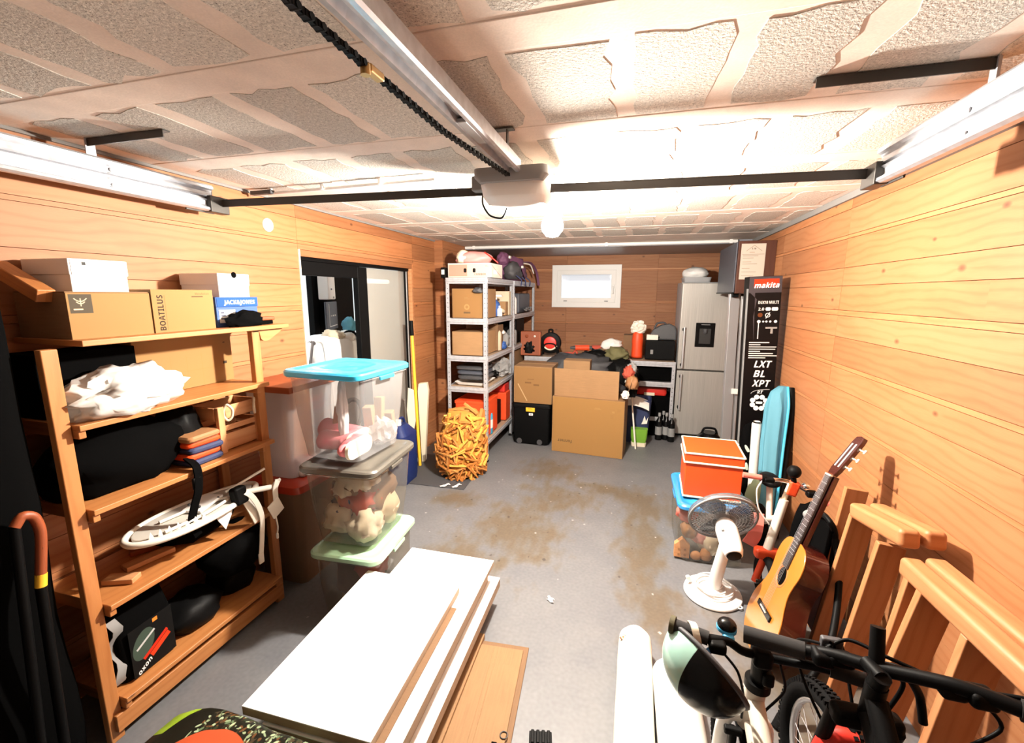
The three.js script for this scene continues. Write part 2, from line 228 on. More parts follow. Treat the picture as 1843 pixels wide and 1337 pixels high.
// ceiling: mortar slab, precast joists across the room, hollow blocks between them
const ceil = struct('ceiling');
slab(ceil, XL - 0.16, XR + 0.16, H + 0.0015, H + 0.2, -5.1, ZB + 0.1, M.mortar, 'mortar_bed');
const JP = 0.592, J0 = -1.03;
for (let k = -3; k < 7; k++) {
  const z = J0 - k * JP; if (z > -5.02) part('joist', at(rbox(XR - XL - 0.01, 0.03, 0.12, 0.004, 0), 0, 0, 0), M.mortar, ceil, [(XL + XR) / 2, H + 0.0145 - rr(0, 0.001), z]);
  const z0 = z - JP + 0.075, z1 = Math.min(z - 0.075, ZB); if (z0 < -5.05) continue;
  for (let x = XL + rr(0.05, 0.14); x < XR - 0.08;) {
    const w = Math.min(rr(0.19, 0.23), XR - 0.015 - x), pts = [], P = (a, b) => pts.push([a + rr(-0.012, 0.012), b + rr(-0.016, 0.016)]), d = z1 - z0;
    for (let i = 0; i < 4; i++) P(-w / 2 + w * i / 4, -d / 2); for (let i = 0; i < 7; i++) P(w / 2, -d / 2 + d * i / 7); for (let i = 0; i < 4; i++) P(w / 2 - w * i / 4, d / 2); for (let i = 0; i < 7; i++) P(-w / 2, d / 2 - d * i / 7);
    const g = muv(plate(pts, 0.02, 0).rotateX(Math.PI / 2), 0);
    part('hollow_block', g, blockMats[Math.floor(rr(0, 3))], ceil, [x + w / 2, H + 0.0102 - rr(0, 0.0012), (z0 + z1) / 2]); x += w + rr(0.055, 0.085);
  }
}
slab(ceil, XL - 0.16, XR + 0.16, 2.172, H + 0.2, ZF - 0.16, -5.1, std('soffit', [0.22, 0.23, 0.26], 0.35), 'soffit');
const tr1 = struct('trim_1'); slab(tr1, XR - 0.018, XR - 0.001, H - 0.035, H, -5.1, ZB, M.gapShadeGray, 'gap_shade');  // dark strip puts the shading of the wall and ceiling gap into colour
const tr2 = struct('trim_2'); slab(tr2, XL + 0.001, XL + 0.014, H - 0.012, H, JOG, ZB, M.gapShadeGray, 'gap_shade');  // same painted gap shading along the left wall top
// window in the far wall: wide white frame, tilting sash, pane; a pale wall and a ledge stand outside
{
  const w = struct('window_1', [(WX0 + WX1) / 2, (WY0 + WY1) / 2, ZF]); const W = WX1 - WX0, Hh = WY1 - WY0;
  const ring = (ow, oh, b, d) => { const s = new THREE.Shape([[-ow, -oh], [ow, -oh], [ow, oh], [-ow, oh]].map(([x, y]) => new THREE.Vector2(x / 2, y / 2))); s.holes.push(new THREE.Path([[-ow / 2 + b, -oh / 2 + b], [-ow / 2 + b, oh / 2 - b], [ow / 2 - b, oh / 2 - b], [ow / 2 - b, -oh / 2 + b]].map(([x, y]) => new THREE.Vector2(x, y)))); return new THREE.ExtrudeGeometry(s, { depth: d, bevelEnabled: true, bevelSize: 0.004, bevelThickness: 0.004, bevelSegments: 1 }); };
  part('window_frame', ring(W, Hh, 0.066, 0.03), M.white, w, [0, 0, -0.008]); part('sash', ring(W - 0.14, Hh - 0.14, 0.055, 0.045), M.white, w, [0, 0, -0.02]); part('reveal', ring(W - 0.1, Hh - 0.1, 0.012, 0.18), M.white, w, [0, 0, -0.19]);
  part('pane', new THREE.BoxGeometry(W - 0.22, Hh - 0.22, 0.006), M.glass, w); const hd = part('handle', join(at(rbox(0.022, 0.1, 0.02, 0.006), 0, -0.02, 0), at(rbox(0.03, 0.05, 0.01, 0.004), 0, 0.03, -0.008)), M.white, w, [W / 2 - 0.1, -0.03, 0.045]);
  for (const x of [-1, 1]) part('drain_cap', rbox(0.05, 0.012, 0.006, 0.002), M.gray, w, [x * W * 0.3, -Hh / 2 + 0.085, 0.028]);
  const ex = struct('wall_outside', [0, 0, -8.2]); slab(ex, -3, 2.5, 0, 2.6, -0.2, 0, M.white); part('ledge', rbox(5, 0.05, 0.3, 0.01), M.gray, ex, [-0.5, 2.02, 0.15]);
}
// doorway with a black aluminium frame in the left wall, and the lit utility room behind it
{
  const d = struct('door_1'); const X = -2.2, zc = (DZ0 + DZ1) / 2, L = DZ0 - DZ1, top = 1.89;
  part('door_reveal', box(0.15, 0.04, L, 2), plankMats[3], d, [XL - 0.085, DH - 0.021, zc]); part('edge_bead', box(0.03, DH, 0.012), M.whiteWarm, d, [XL - 0.008, DH / 2, DZ0 - 0.005]);
  const fr = (z, w, m = M.black, x = X) => part('door_frame', rbox(0.06, top, w, 0.004), m, d, [x, top / 2, z]);
  fr(DZ0 - 0.03, 0.05); fr(DZ1 + 0.025, 0.04); part('door_frame', rbox(0.07, 0.05, L, 0.004), M.black, d, [X, top - 0.0, zc]);
  // fixed leaf: wide stile and a hazy pane
  const zs = -3.2; part('leaf_stile', rbox(0.05, top - 0.03, 0.13, 0.006), M.black, d, [X, (top - 0.03) / 2, zs]); part('leaf_rail', rbox(0.045, 0.07, DZ1 - zs < 0 ? zs - DZ1 : 0.7, 0.006), M.black, d, [X, 0.05, (zs + DZ1) / 2]);
  part('pane', box(0.008, top - 0.1, zs - DZ1 - 0.1), M.hazyGlass, d, [X, top / 2 + 0.02, (zs + DZ1) / 2 - 0.03]);
  part('leaf_rail', rbox(0.05, 0.1, 0.7, 0.006), M.black, d, [X - 0.002, top - 0.07, -2.82]);
  part('edge_seal', box(0.008, top - 0.06, 0.008), M.aluDull, d, [X + 0.035, top / 2, DZ1 + 0.05]);
  const wb = struct('wall_utility_room'); slab(wb, -4.6, -4.5, 0, 2.4, -6.4, -1.2, M.white, 'wall_side'); slab(wb, -4.5, XL - 0.16, 0, 2.4, -6.4, -6.3, M.white, 'wall_side'); slab(wb, -4.5, XL - 0.16, 0, 2.4, -1.3, -1.2, M.white, 'wall_side');
  const cb = struct('ceiling_utility_room'); slab(cb, -4.6, XL - 0.16, 2.4, 2.5, -6.4, -1.2, M.white, 'slab'); const fb = struct('floor_utility_room'); slab(fb, -4.6, XL - 0.16, -0.1, 0, -6.4, -1.2, M.gray, 'slab');
  // black inner door standing open, with a bright strip of wall beside it
  const id = struct('door_2', [-3.02, 0, -3.58]); part('door_leaf', rbox(0.04, 2.2, 0.62, 0.006), M.black, id, [0, 1.1, -0.33]); part('door_frame', rbox(0.07, 2.24, 0.06, 0.006), M.black, id, [0.02, 1.12, 0.0]); part('door_frame', rbox(0.07, 2.24, 0.05, 0.006), M.black, id, [0.02, 1.12, 0.2]);
  const boil = thing('boiler', 'white wall boiler seen through the black framed doorway', 'boiler', [-2.94, 1.56, -3.72], R(25)); part('casing', rbox(0.1, 0.3, 0.27, 0.012), M.white, boil, [0, 0.18, 0]); part('display', rbox(0.004, 0.016, 0.045, 0.001), M.charcoal, boil, [0.051, 0.13, 0.03]); part('dial', cyl(0.01, 0.01, 0.01).rotateZ(Math.PI / 2), M.gray, boil, [0.053, 0.05, -0.03]);
  const bd = thing('chalkboard', 'dark slate board with thin white outline below the boiler in the doorway', 'board', [-2.92, 1.27, -3.74], R(25)); part('panel', rbox(0.02, 0.28, 0.46, 0.01), M.grayBlue, bd, [0, 0.16, 0]); part('outline', join(box(0.003, 0.22, 0.008).translate(0.011, 0.17, 0.13), box(0.003, 0.008, 0.3).translate(0.011, 0.06, -0.02)), M.white, bd); part('fixing', join(...[0, 0.08, -0.08].map((z) => new THREE.SphereGeometry(0.008, 8, 6).translate(0.012, 0.16, z - 0.02))), M.white, bd);
  const wm = thing('washing_machine', 'white rounded appliance heaped with laundry behind the doorway', 'appliance', [-2.68, 0, -3.36]); part('casing', loft([[0.4, 0.5, 0.05, 0], [0.4, 0.5, 0.05, 1.18], [0.36, 0.46, 0.06, 1.25], [0.2, 0.3, 0.09, 1.28]]), M.white, wm); part('door_ring', new THREE.TorusGeometry(0.14, 0.02, 10, 32).rotateY(Math.PI / 2), M.gray, wm, [0.205, 0.55, 0]);
  solo('laundry', 'cyan cloth on the laundry heap behind the doorway', 'cloth', lump(0.14, 0.13, 0.11, 0.3, 2), M.cyanCloth, [-2.62, 1.3, -3.6]);
  solo('laundry', 'tan cloth draped over the white appliance behind the doorway', 'cloth', lump(0.2, 0.09, 0.16, 0.35, 2), M.beige, [-2.6, 1.24, -3.33]);
  const st = thing('striped_cloth', 'black and white striped cloth on the laundry heap behind the doorway', 'cloth', [-2.55, 1.22, -3.46]); part('fold', lump(0.16, 0.1, 0.16, 0.2, 2), M.white, st); for (let i = 0; i < 3; i++) part('stripe', new THREE.TorusGeometry(0.045 + i * 0.012, 0.008, 8, 24, Math.PI).rotateY(0.5), M.blackMatt, st, [0.05, 0.0 + i * 0.012, -0.04 + i * 0.035]);
  const pr = thing('pushchair', 'grey and white curved handle of a folded pushchair inside the doorway', 'pushchair', [-2.42, 0, -2.84]); part('handle', tube([[0, 0.3, 0.06], [0, 1.14, 0.05], [0, 1.27, 0.0], [0, 1.28, -0.07], [0, 1.18, -0.16], [0, 0.3, -0.2]], 0.018), M.white, pr); part('grip', tube([[0.0, 1.1, 0.05], [0, 1.25, 0.01], [0, 1.27, -0.02]], 0.024), M.charcoal, pr); for (const z of [0.06, -0.2]) part('wheel', new THREE.TorusGeometry(0.11, 0.03, 10, 24).rotateY(Math.PI / 2), M.rubber, pr, [0, 0.14, z]); part('seat', lump(0.26, 0.4, 0.3, 0.1, 1.2), M.charcoal, pr, [0, 0.2, -0.07]);
  const L2 = thing('ceiling_lamp', 'opal tube lamp on the wall of the lit utility room', 'lamp', [-3.4, 1.81, -5.3], Math.PI / 2); part('lamp_base', rbox(0.56, 0.07, 0.04, 0.01), M.white, L2, [0, 0, -0.03]); part('lamp_tube', cyl(0.03, 0.03, 0.52, 16).rotateZ(Math.PI / 2), emit('tubeGlow', [0.85, 0.95, 1], 3), L2, [0, 0, 0.02]);
  const pl = new THREE.PointLight(new THREE.Color().setRGB(0.8, 0.92, 1), ROOM2_POWER, 0, 2); pl.position.set(-3.3, 2.1, -3.9); pl.castShadow = true; pl.shadow.radius = 10; scene.add(pl);
  const L3 = thing('globe_lamp', 'opal globe lamp hanging in the utility room beyond the doorway', 'lamp', [-3.3, 2.1, -3.9]); part('globe', new THREE.SphereGeometry(0.1, 24, 16), emit('globeGlow', [0.85, 0.95, 1], 4), L3); part('stem', cyl(0.012, 0.012, 0.2, 10), M.white, L3, [0, 0.2, 0]);
}
// ---------- under the ceiling ----------
{
  const LP = [-0.41, 1.975, -2.17];
  const pt = new THREE.PointLight(LAMP_COLOR, LAMP_POWER, 0, 2); pt.position.set(...LP); pt.castShadow = true; pt.shadow.radius = 2; pt.shadow.mapSize.set(2048, 2048); scene.add(pt);
  const bulb = thing('light_bulb', 'glowing bare bulb hanging behind the garage door motor', 'lamp', LP); part('globe', lathe([[0.001, -0.055], [0.03, -0.048], [0.05, -0.022], [0.054, 0.002], [0.046, 0.03], [0.03, 0.052], [0.019, 0.075], [0.018, 0.085]]), emit('bulbGlow', [1, 0.93, 0.82], 30), bulb); part('bulb_holder', lathe([[0.019, 0.08], [0.024, 0.085], [0.025, 0.13], [0.012, 0.14], [0.001, 0.141]]), M.white, bulb); part('flex', bar([0, 0.13, 0], [0, 0.235, 0], 0.004), M.white, bulb);
  // opener: C-section rail with chain, motor housing at its end
  const op = thing('garage_door_opener', 'ceiling mounted garage door opener with long steel rail and drive chain', 'garage opener');
  const prof = [[-0.034, 0.05], [-0.034, 0.012], [-0.028, 0.006], [-0.016, 0.006], [-0.010, 0.024], [0.010, 0.024], [0.016, 0.006], [0.028, 0.006], [0.034, 0.012], [0.034, 0.05], [0.031, 0.05], [0.031, 0.014], [0.017, 0.010], [0.012, 0.028], [-0.012, 0.028], [-0.017, 0.010], [-0.031, 0.014], [-0.031, 0.05]];
  part('rail', plate(prof, 2.7).translate(0, 0, 0), M.track, op, [-0.487, 2.105, -0.38]);
  const links = []; for (let i = 0; i < 118; i++) { const z = -1.66 + i * 0.0145, x = -0.533 + (z < -1.2 ? (-1.2 - z) * 0.1 : 0); links.push(at(new THREE.CylinderGeometry(0.0065, 0.0065, i % 2 ? 0.012 : 0.018, 8), x, 2.088, z, 0, 0, Math.PI / 2), box(i % 2 ? 0.008 : 0.014, 0.011, 0.011).translate(x, 2.088, z + 0.007)); }
  part('drive_chain', join(links), M.black, op); part('chain_joint', join(at(rbox(0.02, 0.016, 0.05, 0.004), -0.533, 2.087, -0.86), at(cyl(0.01, 0.01, 0.02, 10), -0.533, 2.08, -0.83)), std('brass', [0.5, 0.3, 0.1], 0.4, { metalness: 0.6 }), op);
  const sl = rbox(0.03, 0.012, 0.18, 0.004); part('slider', at(sl, -0.487, 2.118, -1.3), M.aluDull, op);
  const mh = part('motor_housing', loft([[0.24, 0.3, 0.06, 0.0], [0.27, 0.36, 0.06, 0.025], [0.28, 0.38, 0.05, 0.07], [0.27, 0.37, 0.05, 0.12]]), M.white, op, [-0.50, 2.015, -1.945]);
  part('front_cover', loft([[0.26, 0.05, 0.02, 0], [0.3, 0.07, 0.03, 0.02], [0.3, 0.07, 0.03, 0.05]]), M.gray, op, [-0.50, 2.085, -1.755]); part('side_box', rbox(0.05, 0.06, 0.06, 0.008), M.gray, op, [-0.66, 2.1, -1.83]);
  part('cable_loop', tube([[-0.645, 2.09, -1.84], [-0.655, 2.03, -1.86], [-0.63, 1.985, -1.88], [-0.585, 1.975, -1.9], [-0.565, 2.0, -1.9], [-0.55, 2.05, -1.9]], 0.004), M.black, op);
  for (const z of [-1.55, -0.35]) { part('ceiling_strap', join(box(0.11, 0.004, 0.03).translate(-0.487, H - 0.006, z), box(0.004, 0.07, 0.02).translate(-0.455, H - 0.04, z), box(0.004, 0.07, 0.02).translate(-0.519, H - 0.04, z)), M.darkSteel, op); }
  // double horizontal tracks; the lips face into the room
  const tp = [[0, 0.115], [0.022, 0.115], [0.026, 0.108], [0.026, 0.098], [0.014, 0.092], [0.010, 0.084], [0.012, 0.07], [0.020, 0.062], [0.004, 0.058], [0.004, 0.054], [0.022, 0.050], [0.012, 0.042], [0.010, 0.026], [0.016, 0.018], [0.030, 0.012], [0.032, 0.002], [0.02, -0.004], [0, -0.004]];
  const mkTrack = (label, x, side, z0, z1) => {
    const t = thing('garage_door_track', label, 'door track', [x, 2.035, 0]); const L = z1 - z0;
    part('track', plate(tp.map(([a, b]) => [a * side, b]), L), M.track, t, [0, 0, (z0 + z1) / 2]);
    part('end_bracket', join(at(rbox(0.05, 0.075, 0.1, 0.004), side * 0.012, 0.03, z0 - 0.02), at(rbox(0.008, 0.12, 0.14, 0.002), -side * 0.008, 0.05, z0 + 0.05)), M.darkSteel, t);
    for (const dz of [0.42, 1.0]) for (const y of [0.024, 0.08]) part('bolt', new THREE.SphereGeometry(0.008, 10, 6).scale(0.5, 1, 1), M.galv, t, [side * 0.013, y, z0 + dz]);
    const hz = z0 + 0.47; part('hanger', join(at(box(0.004, 0.07, 0.03), 0, 0.145, hz), at(box(0.004, 0.07, 0.006), side * 0.006, 0.145, hz + 0.018)), M.galv, t);
    part('ceiling_angle', join(at(box(0.38, 0.004, 0.026), side * 0.19, H - 2.035 - 0.004, hz), at(box(0.38, 0.024, 0.004), side * 0.19, H - 2.035 - 0.016, hz + 0.012)), M.darkSteel, t);
    return t;
  };
  mkTrack('pale steel double track along the wall above the wooden shelf', -1.99, 1, -1.73, 1.0); mkTrack('pale steel double track along the wall above the guitar', 0.80, -1, -1.9, 1.0);
  const cb = thing('cross_bar', 'dark steel cross bar joining the ends of both door tracks', 'bar'); const a = V(-1.975, 2.075, -1.775), b = V(0.785, 2.075, -1.945), L = a.distanceTo(b);
  part('angle_bar', at(join(box(L, 0.032, 0.004).translate(0, 0, 0.012), box(L, 0.004, 0.03).translate(0, 0.016, 0)), 0, 0, 0, 0, Math.atan2(-(b.z - a.z), b.x - a.x)), M.darkSteel, cb, a.clone().add(b).multiplyScalar(0.5).toArray());
  const cd = thing('cable_conduit', 'thin white cable conduit clipped across the ceiling beside the opener', 'conduit'); part('conduit', bar([-2.1, 2.185, -2.08], [-0.95, 2.185, -2.02], 0.008), M.white, cd); for (const x of [-1.95, -1.6, -1.25]) part('clip', join(at(box(0.012, 0.03, 0.022), x, 2.195, -2.07 + (x + 2.1) * 0.05)), M.white, cd); part('dark_joint', rbox(0.14, 0.02, 0.03, 0.004), M.charcoal, cd, [-2.0, 2.19, -2.06]);
  const cp = thing('ceiling_pipe', 'thin pale pipe clipped along the ceiling step near the far wall', 'pipe'); part('pipe', bar([XL + 0.11, 2.192, -5.07], [0.96, 2.192, -5.07], 0.017), M.white, cp); for (const x of [-1.9, -0.35, 0.9]) part('clip', at(rbox(0.03, 0.04, 0.03, 0.004), x, 2.192, -5.07), M.white, cp);
  const sd = thing('smoke_alarm', 'small round white disc on the plank wall above the wooden shelf', 'wall disc', [XL + 0.001, 2.045, -2.2]); part('disc', lathe([[0.001, 0.012], [0.03, 0.012], [0.038, 0.006], [0.038, 0]]).rotateZ(-Math.PI / 2), M.white, sd);
}
// ---------- cartons and boxes ----------
// carton filling the given bounds; its base is the thing's origin. o: m, tape, seam, turn, group, flaps
function carton(name, label, cat, [x0, x1], [y0, y1], [z0, z1], o = {}) {
  const w = x1 - x0, h = y1 - y0, d = z1 - z0, t = thing(name, label, cat, [(x0 + x1) / 2, y0, (z0 + z1) / 2], o.turn ?? 0, o.group), m = o.m ?? M.card;
  part('body', rbox(w, h, d, o.r ?? 0.003), m, t, [0, h / 2, 0]);
  if (o.lid) part('lid', rbox(w + 0.006, o.lid, d + 0.006, 0.003), o.lidM ?? m, t, [0, h - o.lid / 2 + 0.002, 0]);
  if (o.seam) { const a = d > w; part('top_flap', a ? rbox(w / 2 - 0.002, 0.004, d, 0.0015) : rbox(w, 0.004, d / 2 - 0.002, 0.0015), m, t, a ? [w / 4, h + 0.002, 0] : [0, h + 0.002, d / 4]); part('top_flap', a ? rbox(w / 2 - 0.002, 0.004, d, 0.0015) : rbox(w, 0.004, d / 2 - 0.002, 0.0015), m, t, a ? [-w / 4, h + 0.002, 0] : [0, h + 0.002, -d / 4]); }
  if (o.tape) part('tape', d > w ? rbox(0.05, 0.001, d + 0.002, 0.0004) : rbox(w + 0.002, 0.001, 0.05, 0.0004), M.tape, t, [0, h + 0.0045, 0]);
  t.userData.size = undefined; delete t.userData.size; t.dim = [w, h, d]; return t;
}
const faceX = (t, m, w, h, y, z, name = 'printed_face') => face(name, w, h, m, t, [t.dim[0] / 2 + 0.0016, y, z], [0, Math.PI / 2, 0]);
const faceZ = (t, m, w, h, x, y, name = 'printed_face') => face(name, w, h, m, t, [x, y, t.dim[2] / 2 + 0.0016]);
const scrib = (x, px, py, w, n, h = 3, c = '#333') => { x.fillStyle = c; for (let i = 0; i < n; i++) x.fillRect(px, py + i * h * 2.2, w * (0.6 + 0.4 * ((i * 37 % 10) / 10)), h); };
const fnt = (x, s, f, c) => { x.font = f; x.fillStyle = c; return s; };

// ---------- the wooden shelf by the left wall ----------
{
  const t = thing('wooden_shelf', 'tall open pine shelf unit crammed with boxes, bags and shoes', 'shelf unit'); const F = -1.775, B = -2.1, Z0 = -0.925, Z1 = -1.715;
  for (const z of [Z0, Z1]) { part('post', rbox(0.03, 1.47, 0.045, 0.004, 1), M.shelfWood, t, [F - 0.02, 0.735, z]); part('post', rbox(0.03, 1.62, 0.045, 0.004, 1), M.shelfWood, t, [B + 0.02, 0.81, z]); }
  // curved bracket that carries the overhanging top board
  const s = new THREE.Shape(); s.moveTo(0, 0); s.lineTo(0.045, 0); s.lineTo(0.05, -0.03); s.quadraticCurveTo(0.06, -0.055, 0.1, -0.045); s.lineTo(0.19, -0.0); s.lineTo(0.19, 0.012); s.lineTo(0, 0.012);
  for (const x of [F - 0.02, B + 0.02]) { const g = muv(new THREE.ExtrudeGeometry(s, { depth: 0.03, bevelEnabled: false, curveSegments: 8 }).translate(0, 0, -0.015).rotateY(Math.PI / 2), 2); part('bracket', g, M.shelfWood, t, [x, 1.462, Z1 + 0.022]); }
  const board = (y, z0, z1, f, b = B) => part('shelf_board', rbox(f - b, 0.02, z0 - z1, 0.003, 2), M.shelfWood, t, [(f + b) / 2, y - 0.01, (z0 + z1) / 2]);
  board(1.492, -1.0, -1.905, F + 0.02); board(1.215, Z0 - 0.024, -1.735, F + 0.03); board(0.915, Z0 - 0.024, -1.735, F + 0.03); board(0.55, Z0 - 0.024, -1.70, F + 0.03); board(0.165, Z0 - 0.024, -1.70, F + 0.03);
  part('front_rail', rbox(0.022, 0.07, 0.8, 0.003, 2), M.shelfWood, t, [F, 0.075, (Z0 + Z1) / 2]);
  for (const y of [1.185, 0.885, 0.52, 0.135]) for (const z of [Z0 - 0.035, Z1 + 0.035]) part('batten', rbox(0.34, 0.035, 0.022, 0.003), M.shelfWood, t, [(F + B) / 2 + 0.012, y, z]);
  part('side_arm', at(rbox(0.24, 0.045, 0.05, 0.004), 0, 0, 0, 0, 0, -0.42), M.shelfWood, t, [-1.99, 1.685, -0.995]); 

  // top board
  const A = carton('cardboard_box', 'long brown carton with a small dark square label on the top shelf board', 'box', [-2.08, -1.82], [1.492, 1.648], [-1.275, -1.012], { seam: true });
  faceX(A, print(256, 160, (x, w, h) => { x.fillStyle = CARDP; x.fillRect(0, 0, w, h); x.fillStyle = '#4a4236'; x.fillRect(6, 4, 64, 66); x.strokeStyle = '#c9b79a'; x.lineWidth = 3; x.beginPath(); x.moveTo(20, 18); x.quadraticCurveTo(38, 40, 56, 18); x.moveTo(38, 18); x.lineTo(38, 46); x.moveTo(26, 30); x.quadraticCurveTo(38, 44, 50, 30); x.stroke(); scrib(x, 16, 54, 44, 1, 5, '#c9b79a'); }), 0.262, 0.155, 0.0775, 0);
  const Bx = carton('cardboard_box', 'pale brown carton with a handwritten black word up its side on the top shelf board', 'box', [-2.08, -1.815], [1.492, 1.662], [-1.537, -1.277], { m: M.cardPale });
  faceX(Bx, print(256, 168, (x, w, h) => { x.fillStyle = CARDP; x.fillRect(0, 0, w, h); x.save(); x.translate(42, 162); x.rotate(-Math.PI / 2); x.fillStyle = '#2a2119'; x.font = 'bold 33px sans-serif'; x.fillText('BOATILUS', 0, 0, 142); x.restore(); x.strokeStyle = '#7a5a36'; x.strokeRect(48, 22, 1, 136); x.fillStyle = '#4c3a26'; x.font = '11px sans-serif'; x.fillText('Manufacture', 176, 20); scrib(x, 160, 26, 84, 1, 4, '#4c3a26'); }), 0.259, 0.169, 0.085, 0);
  const shoe = (label, b, lab) => carton('shoe_box', label, 'box', ...b, { m: M.white, lid: 0.055 });
  const s1 = shoe('white shoe box lying on the brown carton with the dark square label', [[-2.1, -1.868], [1.65, 1.762], [-1.24, -1.062]]);
  faceX(s1, print(128, 64, (x, w, h) => { x.fillStyle = '#efeeec'; x.fillRect(0, 0, w, h); x.fillStyle = '#cc9aa0'; x.fillRect(10, 10, 8, 8); x.fillStyle = '#444'; x.fillRect(24, 8, 9, 14); x.fillStyle = '#c9a0a0'; x.fillRect(44, 10, 14, 8); x.fillStyle = '#bbb'; x.fillRect(90, 50, 20, 3); }), 0.17, 0.05, 0.085, 0, 'printed_label').position.x += 0.003;
  const s2 = shoe('white shoe box with a dark thumb notch standing on the blue shoe box', [[-2.1, -1.872], [1.628, 1.738], [-1.79, -1.622]]);
  part('thumb_notch', cyl(0.014, 0.014, 0.003, 20).rotateZ(Math.PI / 2), M.blackMatt, s2, [s2.dim[0] / 2 + 0.003, 0.106, 0.0]); faceX(s2, print(64, 64, (x, w, h) => { x.fillStyle = '#eceae8'; x.fillRect(0, 0, w, h); scrib(x, 6, 12, 20, 5, 3, '#999'); }), 0.06, 0.045, 0.03, 0.04, 'printed_label');
  const bl = carton('shoe_box', 'blue shoe box with white lettering on the top shelf board', 'box', [-2.08, -1.842], [1.492, 1.628], [-1.8, -1.572], { m: M.blue, lid: 0.045 });
  faceX(bl, print(256, 50, (x, w, h) => { x.fillStyle = '#244c8c'; x.fillRect(0, 0, w, h); x.fillStyle = '#fff'; x.font = 'bold 33px sans-serif'; x.textAlign = 'center'; x.fillText('JACK&JONES', w / 2 + 14, 37, 200); }), 0.224, 0.042, 0.115, 0, 'printed_label').position.x += 0.003;
  faceX(bl, print(64, 48, (x, w, h) => { x.fillStyle = '#eee'; x.fillRect(0, 0, w, h); scrib(x, 6, 8, 22, 3, 5, '#445'); }), 0.085, 0.06, 0.05, 0.06, 'printed_label');
  solo('black_scarf', 'crumpled black cloth lying in front of the blue shoe box', 'cloth', lump(0.06, 0.075, 0.2, 0.35, 2), M.blackMatt, [-1.80, 1.49, -1.68]);
  const br = thing('hand_brush', 'small brown brush lying at the end of the top shelf board', 'brush', [-1.82, 1.493, -1.8]); part('block', rbox(0.05, 0.018, 0.12, 0.006), M.brownWood, br, [0, 0.03, 0]); part('bristles', rbox(0.04, 0.02, 0.1, 0.004), M.blackMatt, br, [0, 0.011, 0]);

  // second board
  const C = carton('cardboard_box', 'large brown carton with a faint printed grid on the second shelf board', 'box', [-2.1, -1.965], [1.216, 1.455], [-1.735, -1.28], { seam: true });
  faceX(C, print(512, 256, (x, w, h) => { x.fillStyle = CARDP; x.fillRect(0, 0, w, h); x.strokeStyle = 'rgba(150,105,55,.35)'; x.lineWidth = 2; for (let i = 1; i < 6; i++) x.strokeRect(i * 82, 90, 1, 160); x.strokeRect(60, 170, 400, 1); x.fillStyle = '#3a3026'; x.fillRect(452, 148, 24, 14); x.fillRect(462, 46, 12, 4); scrib(x, 452, 220, 40, 2, 3, '#8a6a42'); }), 0.452, 0.236, 0.119, 0);
  carton('black_box', 'black box half hidden behind the crumpled white bag', 'box', [-2.1, -1.93], [1.216, 1.44], [-1.27, -0.96], { m: M.blackMatt });
  solo('plastic_bag', 'crumpled translucent white plastic bag on the second shelf board', 'bag', lump(0.21, 0.165, 0.40, 0.4, 2.1, 6, 0.5), M.thinBag, [-1.83, 1.212, -1.155], [0, 0.12, 0]);
  // third board: dark bags, folded cloths, slatted crate with rope handles
  solo('sports_bag', 'large black soft bag filling most of the third shelf board', 'bag', lump(0.24, 0.26, 0.5, 0.2, 1.8), M.blackMatt, [-1.92, 0.914, -1.15]);
  solo('rucksack', 'black rucksack beside the folded orange towels', 'bag', lump(0.18, 0.25, 0.2, 0.25, 2), M.black, [-1.93, 0.914, -1.4]);
  const hs = thing('hanging_strap', 'black bag strap dangling over the front edge of the third board', 'strap', [-1.735, 0.92, -1.29]); part('webbing', strap([[-0.06, 0.04, -0.03], [0, 0.01, -0.02], [0.02, -0.08, 0.0], [0.01, -0.14, 0.015], [-0.01, -0.22, 0.02], [-0.005, -0.285, 0.005]], 0.034, 0.006, [0, 0.2, 1]), M.blackMatt, hs); part('buckle', rbox(0.012, 0.05, 0.035, 0.004), M.black, hs, [0.012, -0.05, -0.004]);
  const tw = ['folded tan towel on top of the orange and navy pile', 'folded orange towel second from top of the small pile', 'folded navy towel in the middle of the small pile', 'folded orange towel above the bottom navy one', 'folded navy towel at the bottom of the small pile'];
  [M.leather, M.orange, M.navy, M.orange, M.navy].forEach((m, i) => solo('folded_towel', tw[i], 'towel', loft([[0.12, 0.14, 0.015, 0], [0.135, 0.155, 0.02, 0.008], [0.135, 0.155, 0.02, 0.018], [0.12, 0.14, 0.015, 0.026]]), m, [-1.84 - (i % 2) * 0.008, 1.022 - i * 0.0265, -1.395 - (i % 3) * 0.006], [0, rr(-0.1, 0.1), 0], 'pile of folded towels on the third shelf board'));
  const cr = thing('slatted_crate', 'small pale wooden slatted crate with two rope loops on the third board', 'crate', [-1.896, 0.916, -1.606]); const w2 = 0.105, d2 = 0.115;
  for (const [i, y] of [0.045, 0.11, 0.185].entries()) for (const sx of [1, -1]) part('slat', rbox(0.01, [0.075, 0.025, 0.06][i], 0.23, 0.002, 2), M.paleWood, cr, [sx * (w2 - 0.03), y, 0]);
  for (const [i, y] of [0.045, 0.11, 0.185].entries()) for (const sz of [1, -1]) part('slat', rbox(0.14, [0.075, 0.025, 0.06][i], 0.01, 0.002, 0), M.paleWood, cr, [0, y, sz * d2]);
  for (const sx of [1, -1]) for (const sz of [1, -1]) part('corner_post', rbox(0.02, 0.218, 0.032, 0.003, 1), M.paleWood, cr, [sx * (w2 - 0.02), 0.109, sz * (d2 - 0.012)]);
